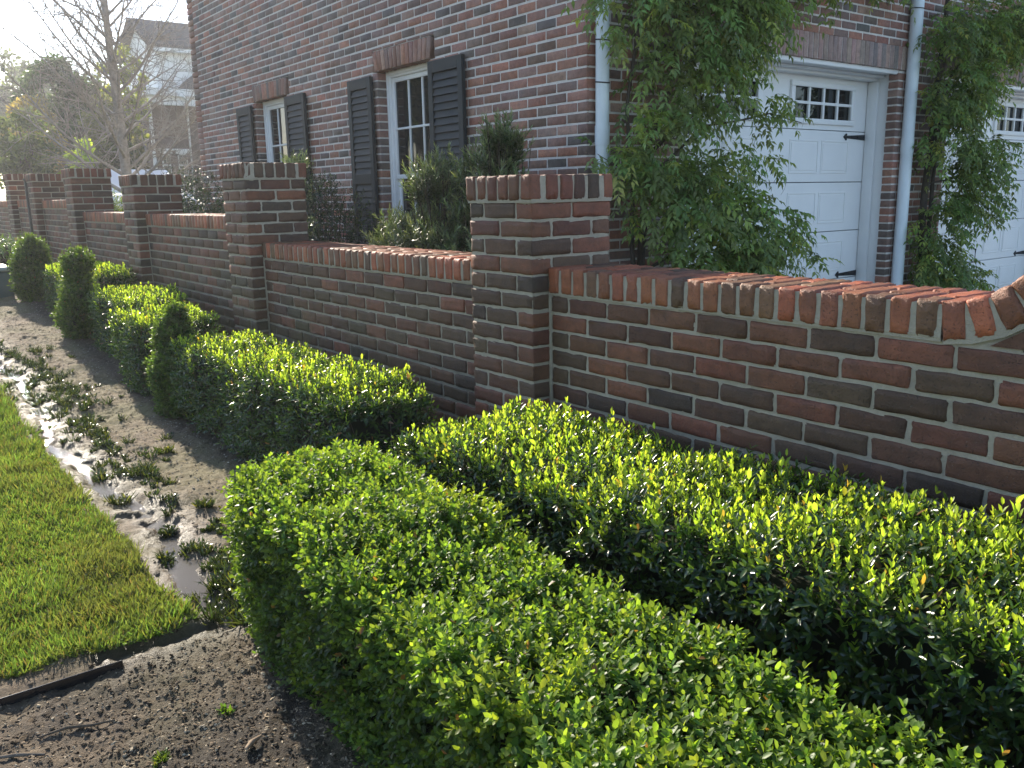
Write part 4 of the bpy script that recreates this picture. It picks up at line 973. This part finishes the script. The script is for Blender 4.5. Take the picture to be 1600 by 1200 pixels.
ms = chips(16000, .82, 1.45, 2.4, 9.8, [(.10, .08, .06), (.20, .16, .12), (.33, .28, .22), (.06, .05, .04), (.4, .35, .28)], .003, .014)
tag(ms.build('soil_crumbs', M_chip, smooth=False), kind='stuff')
def stick(name, label, pts, r, col, cat, parent=None):
    m = MB(); m.tube(pts, r, 7, col); return tag(m.build(name, M_chip), label, cat)
def on(x, y, dz=0): return (x, y, float(soil_h(np.array([x]), np.array([y]))[0][0]) + dz)
stick('wood_chip', 'pale tan wood chip lying on the mulch at the bottom', [on(.555, 1.735, .006), on(.575, 1.752, .009), on(.602, 1.768, .007)], [.004, .0065, .003], (.33, .24, .16), 'wood chip')
stick('twig', 'grey twig lying on the soil in the bottom left corner', [on(.10, 2.07, .004), on(.15, 2.06, .008), on(.20, 2.03, .004)], [.003, .0045, .003], (.16, .13, .10), 'twig')
stick('twig', 'crooked brown twig on the soil just above the bottom left corner', [on(.20, 2.12, .004), on(.26, 2.11, .008), on(.31, 2.09, .006), on(.36, 2.08, .003)], [.002, .004, .0035, .002], (.11, .085, .06), 'twig')
# lawn edging strip
m = MB(); m.rbox((-2.5, 2.322, -1.30), (.438, 2.3265, -1.198), .0015)
tag(m.build('lawn_edging', mat_plain('edging_plastic', (.012, .012, .013), .22, .6, .15, 12)), 'thin black lawn edging strip along the near side of the grass', 'edging')

# ------------------------------------------------------------------ utility box and post
ub = obj_empty('utility_box', (1.10, 10.6, -.93), 'dark green utility box with a pale lid beside the farthest cone', 'utility box')
m = MB(); m.rbox((.78, 10.1, -.98), (1.33, 10.65, -.66), .03); m.build('body', M_util, ub)
m = MB(); m.rbox((.76, 10.08, -.662), (1.35, 10.67, -.615), .02); m.build('lid', mat_plain('util_lid', (.42, .43, .40), .5, .4, .1, 5), ub)
m = MB(); m.rbox((1.40, 10.28, -.98), (1.475, 10.355, -.50), .008); m.rbox((1.393, 10.273, -.50), (1.482, 10.362, -.485), .005); tag(m.build('marker_post', mat_plain('post_grey', (.34, .36, .33), .6, .3, .1, 8)), 'short pale post between the utility box and the last cone', 'post')

# ------------------------------------------------------------------ bare tree behind the wall
def bare_tree(x, y, zb, h, r0, label):
    root = obj_empty('bare_tree', (x, y, zb), label, 'tree'); tr = MB(); br = MB(); bark = (.30, .275, .25)
    rs = np.random.RandomState(12)
    zz = np.linspace(0, h, 26); tx = x + .03 * np.sin(zz * 1.3); ty = y + .03 * np.cos(zz * 1.1)
    def rad(z): return r0 * (1.25 * math.exp(-z / .35) * .35 + (1 - z / h) ** .9 + .03)
    tr.tube(np.stack([tx, ty, zb + zz], -1), [rad(z) for z in zz], 12, bark)
    def limb(p, d, L, r, lev):
        n = max(4, int(L / .16)); pts = [p]; d = d / np.linalg.norm(d)
        for k in range(n):
            d = d + rs.randn(3) * (.07 + .04 * lev) + np.array((0, 0, .035 if lev else .03)); d /= np.linalg.norm(d); pts.append(pts[-1] + d * L / n)
        pts = np.array(pts); rr = r * .85 * (1 - .88 * np.linspace(0, 1, n + 1)) + .001
        br.tube(pts, rr, 6 if lev == 0 else (5 if lev == 1 else 4), bark if lev < 2 else (.30, .265, .235), cap=lev < 2)
        if lev < 3:
            m = int(L * (6.5, 7.5, 7)[lev]) + 1
            for q in range(m):
                f = (.15, .12, .1)[lev] + .85 * (q + rs.rand()) / m; i = min(int(f * n), n - 1); b = pts[i] + (pts[i + 1] - pts[i]) * (f * n - i)
                t = pts[i + 1] - pts[i]; t /= np.linalg.norm(t); side = np.cross(t, rs.randn(3)); side /= np.linalg.norm(side)
                a = R(rs.uniform(30, 60)); dd = t * math.cos(a) + side * math.sin(a)
                limb(b, dd, L * rs.uniform(.22, .45) * (1.15 - .6 * f), rr[i] * .55, lev + 1)
    nb = 60
    for k in range(nb):
        z = .75 + (h - 1.3) * (k / nb) ** .95; a = k * 2.399 + rs.uniform(-.3, .3); el = R(18 + 42 * (z / h) + rs.uniform(-8, 8))
        L = (3.3 * (1 - .55 * z / h)) * rs.uniform(.7, 1.1)
        p = np.array((np.interp(z, zz, tx), np.interp(z, zz, ty), zb + z))
        limb(p, np.array((math.cos(a) * math.cos(el), math.sin(a) * math.cos(el), math.sin(el))), L, rad(z) * .42, 0)
    tr.build('trunk', M_bark, root); br.build('branches', M_bark, root); return root
bare_tree(4.235, 17.0, -.75, 7.2, .105, 'leafless grey tree standing just behind the brick wall')

# ------------------------------------------------------------------ background trees
def tree(x, y, zb, h, cw, col, tip, label, seed, n=5200, leaf=.16, bole=.35, airy=.0, name='leafy_tree', tall=1.0):
    rs = np.random.RandomState(seed); root = obj_empty(name, (x, y, zb), label, 'tree', 'trees beyond the garden wall')
    cr = MB(); tr = MB(); zc = zb + h * (bole + (1 - bole) / 2); rz = h * (1 - bole) / 2 * 1.05
    nl = 46; Cn = nrm(rs.randn(nl, 3)) * (rs.rand(nl) ** .4)[:, None] * np.array((cw * .8, cw * .8, rz * .85)) + np.array((x, y, zc))
    cr_ = rs.uniform(.16, .34, nl) * cw * (1 - .3 * airy); k = rs.randint(0, nl, n)
    d = nrm(rs.randn(n, 3)); P = Cn[k] + d * (cr_[k] * rs.rand(n) ** .5)[:, None] * np.array((1, 1, .75))
    P[:, 2] = np.maximum(P[:, 2], zb + .25)
    tone = (.75 + .5 * rs.rand(nl))[k][:, None]
    c = 1.5 * np.array(col) * tone * (1 + rs.uniform(-.25, .25, (n, 1))); t = rs.rand(n) < .35; c[t] = 1.4 * np.array(tip) * tone[t] * (1 + rs.uniform(-.2, .2, (t.sum(), 1)))
    dl = nrm(d + rs.randn(n, 3) * .7 + np.array((0, 0, -.1))); add_leaves(cr, T_CLUMP, P, dl, rs.randn(n, 3), leaf * rs.uniform(.6, 1.3, n), leaf * .55 * rs.uniform(.6, 1.3, n), c)
    top = np.array((x, y, zb + h * .85)); tr.tube([(x, y, zb - .2), (x + .05, y, zb + h * bole), tuple(top)], [cw * .07, cw * .05, .02], 8, (.12, .10, .08))
    for q in range(0, nl, 2):
        s = np.array((x, y, zb + h * (bole + .25 * rs.rand()))); tr.tube([s, (s + Cn[q]) / 2 + rs.randn(3) * .1, Cn[q]], [cw * .03, cw * .018, .012], 5, (.12, .10, .08), cap=False)
    cr.build('crown', M_tleaf, root); tr.build('trunk', M_bark, root); return root
tree(6.4, 32, -.3, 5.6, 1.5, (.022, .045, .026), (.04, .07, .035), 'tall dark evergreen with a rounded top behind the bare tree', 3, 6500, .15, .15)
tree(8.1, 31.5, -.3, 5.6, 1.0, (.11, .14, .04), (.20, .22, .06), 'slender yellow-green tree close beside the white gabled house', 4, 3600, .13, .2, .4)
tree(5.1, 30, -.35, 3.6, 1.15, (.16, .13, .06), (.28, .22, .10), 'tree with pale orange-tan young leaves on the left', 5, 4200, .12, .2, .3)
tree(4.2, 27, -.45, 3.0, 1.0, (.055, .08, .035), (.10, .13, .05), 'grey-green bushy tree at the left edge above the wall', 6, 4600, .12, .1)
tree(5.2, 25, -.5, 2.15, .62, (.15, .22, .03), (.28, .34, .05), 'small bright yellow-green tree just above the wall', 7, 4200, .09, .1, name='small_tree')
tree(6.6, 28, -.45, 3.6, .85, (.06, .075, .035), (.11, .12, .06), 'olive green tree behind the trunk of the bare tree', 8, 4200, .12, .12, .2)
tree(6.35, 26, -.5, 2.5, .55, (.02, .035, .02), (.035, .055, .025), 'narrow dark shrubby tree right beside the bare trunk', 9, 3200, .10, .08)
tree(7.5, 30, -.35, 3.3, .9, (.075, .085, .05), (.13, .13, .07), 'loose grey-brown tree in front of the neighbouring brick wall', 10, 3000, .10, .15, .5)
tree(3.0, 34, -.3, 4.2, 1.6, (.07, .09, .045), (.12, .14, .06), 'broad hazy green tree at the far left', 11, 5000, .15, .15)
tree(9.5, 60, .2, 9.0, 3.0, (.05, .075, .04), (.09, .12, .05), 'distant large tree rising behind the evergreen', 12, 5200, .3, .2)
tree(5.5, 58, .2, 6.0, 3.0, (.06, .08, .045), (.10, .12, .05), 'distant wide tree behind the tan leaved tree', 13, 5200, .3, .15)
tree(14.5, 62, .2, 8.2, 3.0, (.05, .08, .04), (.10, .13, .05), 'distant tree partly hidden by the white gabled house', 14, 4800, .3, .2)

tree(-5.2, 21, -.6, 7.0, 2.6, (.05, .08, .035), (.08, .11, .05), 'big leafy street tree across the lawn, outside the left edge', 21, 5200, .25, .2)
tree(-11, 31, -.5, 9.0, 3.4, (.045, .07, .035), (.08, .11, .05), 'second big street tree further across the lawn', 22, 5200, .28, .2)
tree(-3.2, 33, -.4, 6.0, 2.4, (.045, .07, .035), (.08, .11, .05), 'large street tree far up the road on the left', 23, 5200, .28, .2)
# ------------------------------------------------------------------ neighbouring house
nh = obj_empty('gabled_house', (12, 37, -.3), 'distant house with white gable, dark roof and white porch columns', 'house')
m = MB(); m.box((9.62, 34.35, -.4), (16, 41, 3.75)); m.build('wall', mat_plain('far_brick', (.14, .10, .09), .9, .2, .25, 5), nh, smooth=False)
m = MB(); m.box((9.98, 34.2, 3.9), (14.5, 38.2, 5.55)); m.box((9.98, 34.15, 3.9), (10.12, 34.2, 5.5)); m.box((11.2, 34.15, 3.9), (11.32, 34.2, 5.5))
m.add([(9.985, 34.2, 5.5), (9.985, 38.2, 5.5), (9.985, 36.2, 6.45)], [(0, 1, 2)]); m.build('upper_wall', M_white, nh, smooth=False)
m = MB()
for s in (0, 1):
    y0, y1, yr = 33.85, 38.55, 36.2; ya = y0 if s == 0 else y1
    V = [(9.68, ya, 5.42), (15, ya, 5.42), (15, yr, 6.62), (9.68, yr, 6.62), (9.68, ya, 5.54), (15, ya, 5.54), (15, yr, 6.76), (9.68, yr, 6.76)]
    m.add(V, [(0, 1, 2, 3), (4, 7, 6, 5), (0, 4, 5, 1), (1, 5, 6, 2), (3, 2, 6, 7), (0, 3, 7, 4)])
V = [(10.5, 33.6, 3.98), (16, 33.6, 3.98), (16, 34.2, 4.3), (11.5, 34.19, 4.75), (10.9, 34.19, 4.3)]
m.add(V, [(0, 1, 2), (0, 2, 3), (0, 3, 4)])
m.build('roof', M_roof, nh, smooth=False)
m = MB()
m.box((9.3, 33.45, 3.72), (16.2, 34.5, 3.98)); m.box((9.45, 33.6, 3.42), (16, 33.8, 3.72)); m.box((9.66, 33.8, 5.30), (15.02, 34.2, 5.42)); m.box((9.3, 34.5, 3.72), (9.8, 41, 3.95))
m.build('frieze', M_white, nh, smooth=False)
for x in (11.27, 12.9, 14.6):
    m = MB(); m.tube([(x, 33.7, -.3), (x, 33.7, 3.42)], [.115, .10], 14); m.rbox((x - .15, 33.55, -.35), (x + .15, 33.85, -.2), .01); m.rbox((x - .14, 33.56, 3.32), (x + .14, 33.84, 3.42), .01); m.build('column', M_white, nh)
m = MB(); m.tube([(10.62, 33.42, 3.72), (10.8, 33.5, 3.60), (10.98, 34.2, 3.42), (11.0, 34.3, 3.2), (10.98, 34.3, -.3)], .045, 8); m.build('downspout', M_white, nh)
m = MB(); m.box((9.60, 34.32, -.4), (9.72, 34.36, 3.72)); m.build('corner_board', M_white, nh)
for xa, xb in ((9.92, 10.22), (10.5, 10.84)):
    m = MB(); m.box((xa, 34.30, .2), (xb, 34.36, 1.75)); m.box((xa - .07, 34.24, 1.75), (xb + .07, 34.37, 1.84)); m.box((xa - .12, 34.20, 1.84), (xb + .12, 34.37, 1.92)); w = m.build('window', M_white, nh)
    g = MB()
    for q in range(2):
        for k in range(4): g.box((xa + .04 + q * (xb - xa - .06) / 2, 34.285, .27 + k * .36), (xa + .02 + (q + 1) * (xb - xa - .04) / 2, 34.298, .27 + k * .36 + .32))
    g.build('pane', M_glass, w)

# ------------------------------------------------------------------ parked white car seen through a gap
car = obj_empty('parked_car', (5.1, 20.5, -.68), 'white car parked behind the wall, glimpsed left of the third pier', 'car')
m = MB(); prof = [(-2.2, .30), (-2.25, .62), (-1.9, .82), (-1.15, .90), (-.55, 1.36), (.75, 1.40), (1.5, .98), (2.1, .88), (2.25, .55), (2.2, .30)]
V = []; xs = (-.86, -.80, .80, .86)
for q, x in enumerate(xs):
    sh = .96 if q in (0, 3) else 1.0
    for a, b in prof: V.append((5.1 + x * (1 if b < .95 else .86), 20.5 + a * sh, -.68 + b * (1 if q in (1, 2) else .985)))
n = len(prof); F = []
for q in range(3):
    for k in range(n): F.append((q * n + k, q * n + (k + 1) % n, (q + 1) * n + (k + 1) % n, (q + 1) * n + k))
m.add(V, F)
for base in (0, 3 * n): c = np.mean(V[base:base + n], axis=0); m.add(V[base:base + n] + [tuple(c)], [(k, (k + 1) % n, n) for k in range(n)])
m.build('body', mat_plain('car_white', (.78, .78, .78), .25, .6, .03, 2), car, smooth=False)
for side in (-1, 1):
    g = MB(); x = 5.1 + side * .775
    for a, b in ((-.95, .02), (.08, 1.05)): g.add([(x + side * .075, 20.5 + a, -.68 + .93), (x + side * .075, 20.5 + b, -.68 + .93), (x - side * .005, 20.5 + b * .75, -.68 + 1.30), (x - side * .005, 20.5 + a * .6, -.68 + 1.30)], [(0, 1, 2, 3)])
    g.build('side_window', M_glass, car)
    for yy in (19.1, 21.9):
        w = MB(); th = np.linspace(0, 6.283, 19); w.tube([(5.1 + side * .70, yy, -.38), (5.1 + side * .885, yy, -.38)], [.31, .31], 20, (.02, .02, .02)); w.build('tyre', M_black, car)
        w = MB(); w.tube([(5.1 + side * .80, yy, -.38), (5.1 + side * .892, yy, -.38)], [.19, .19], 16); w.build('rim', mat_plain('rim', (.4, .4, .42), .35, .5, .1, 5), car)

# ------------------------------------------------------------------ thin haze volume added to stand in for lens glare
hm = bpy.data.materials.new('glare_haze'); hm.use_nodes = True; hn = hm.node_tree; hn.nodes.clear()
ho = hn.nodes.new('ShaderNodeOutputMaterial'); hv = hn.nodes.new('ShaderNodeVolumePrincipled')
hv.inputs['Color'].default_value = (.95, .96, 1, 1); hv.inputs['Density'].default_value = .0017; hv.inputs['Anisotropy'].default_value = .6
hn.links.new(hv.outputs[0], ho.inputs['Volume'])
m = MB(); m.box((-1600, -1600, -3), (1600, 1600, 12)); hz = m.build('glare_haze', hm); tag(hz, kind='stuff')
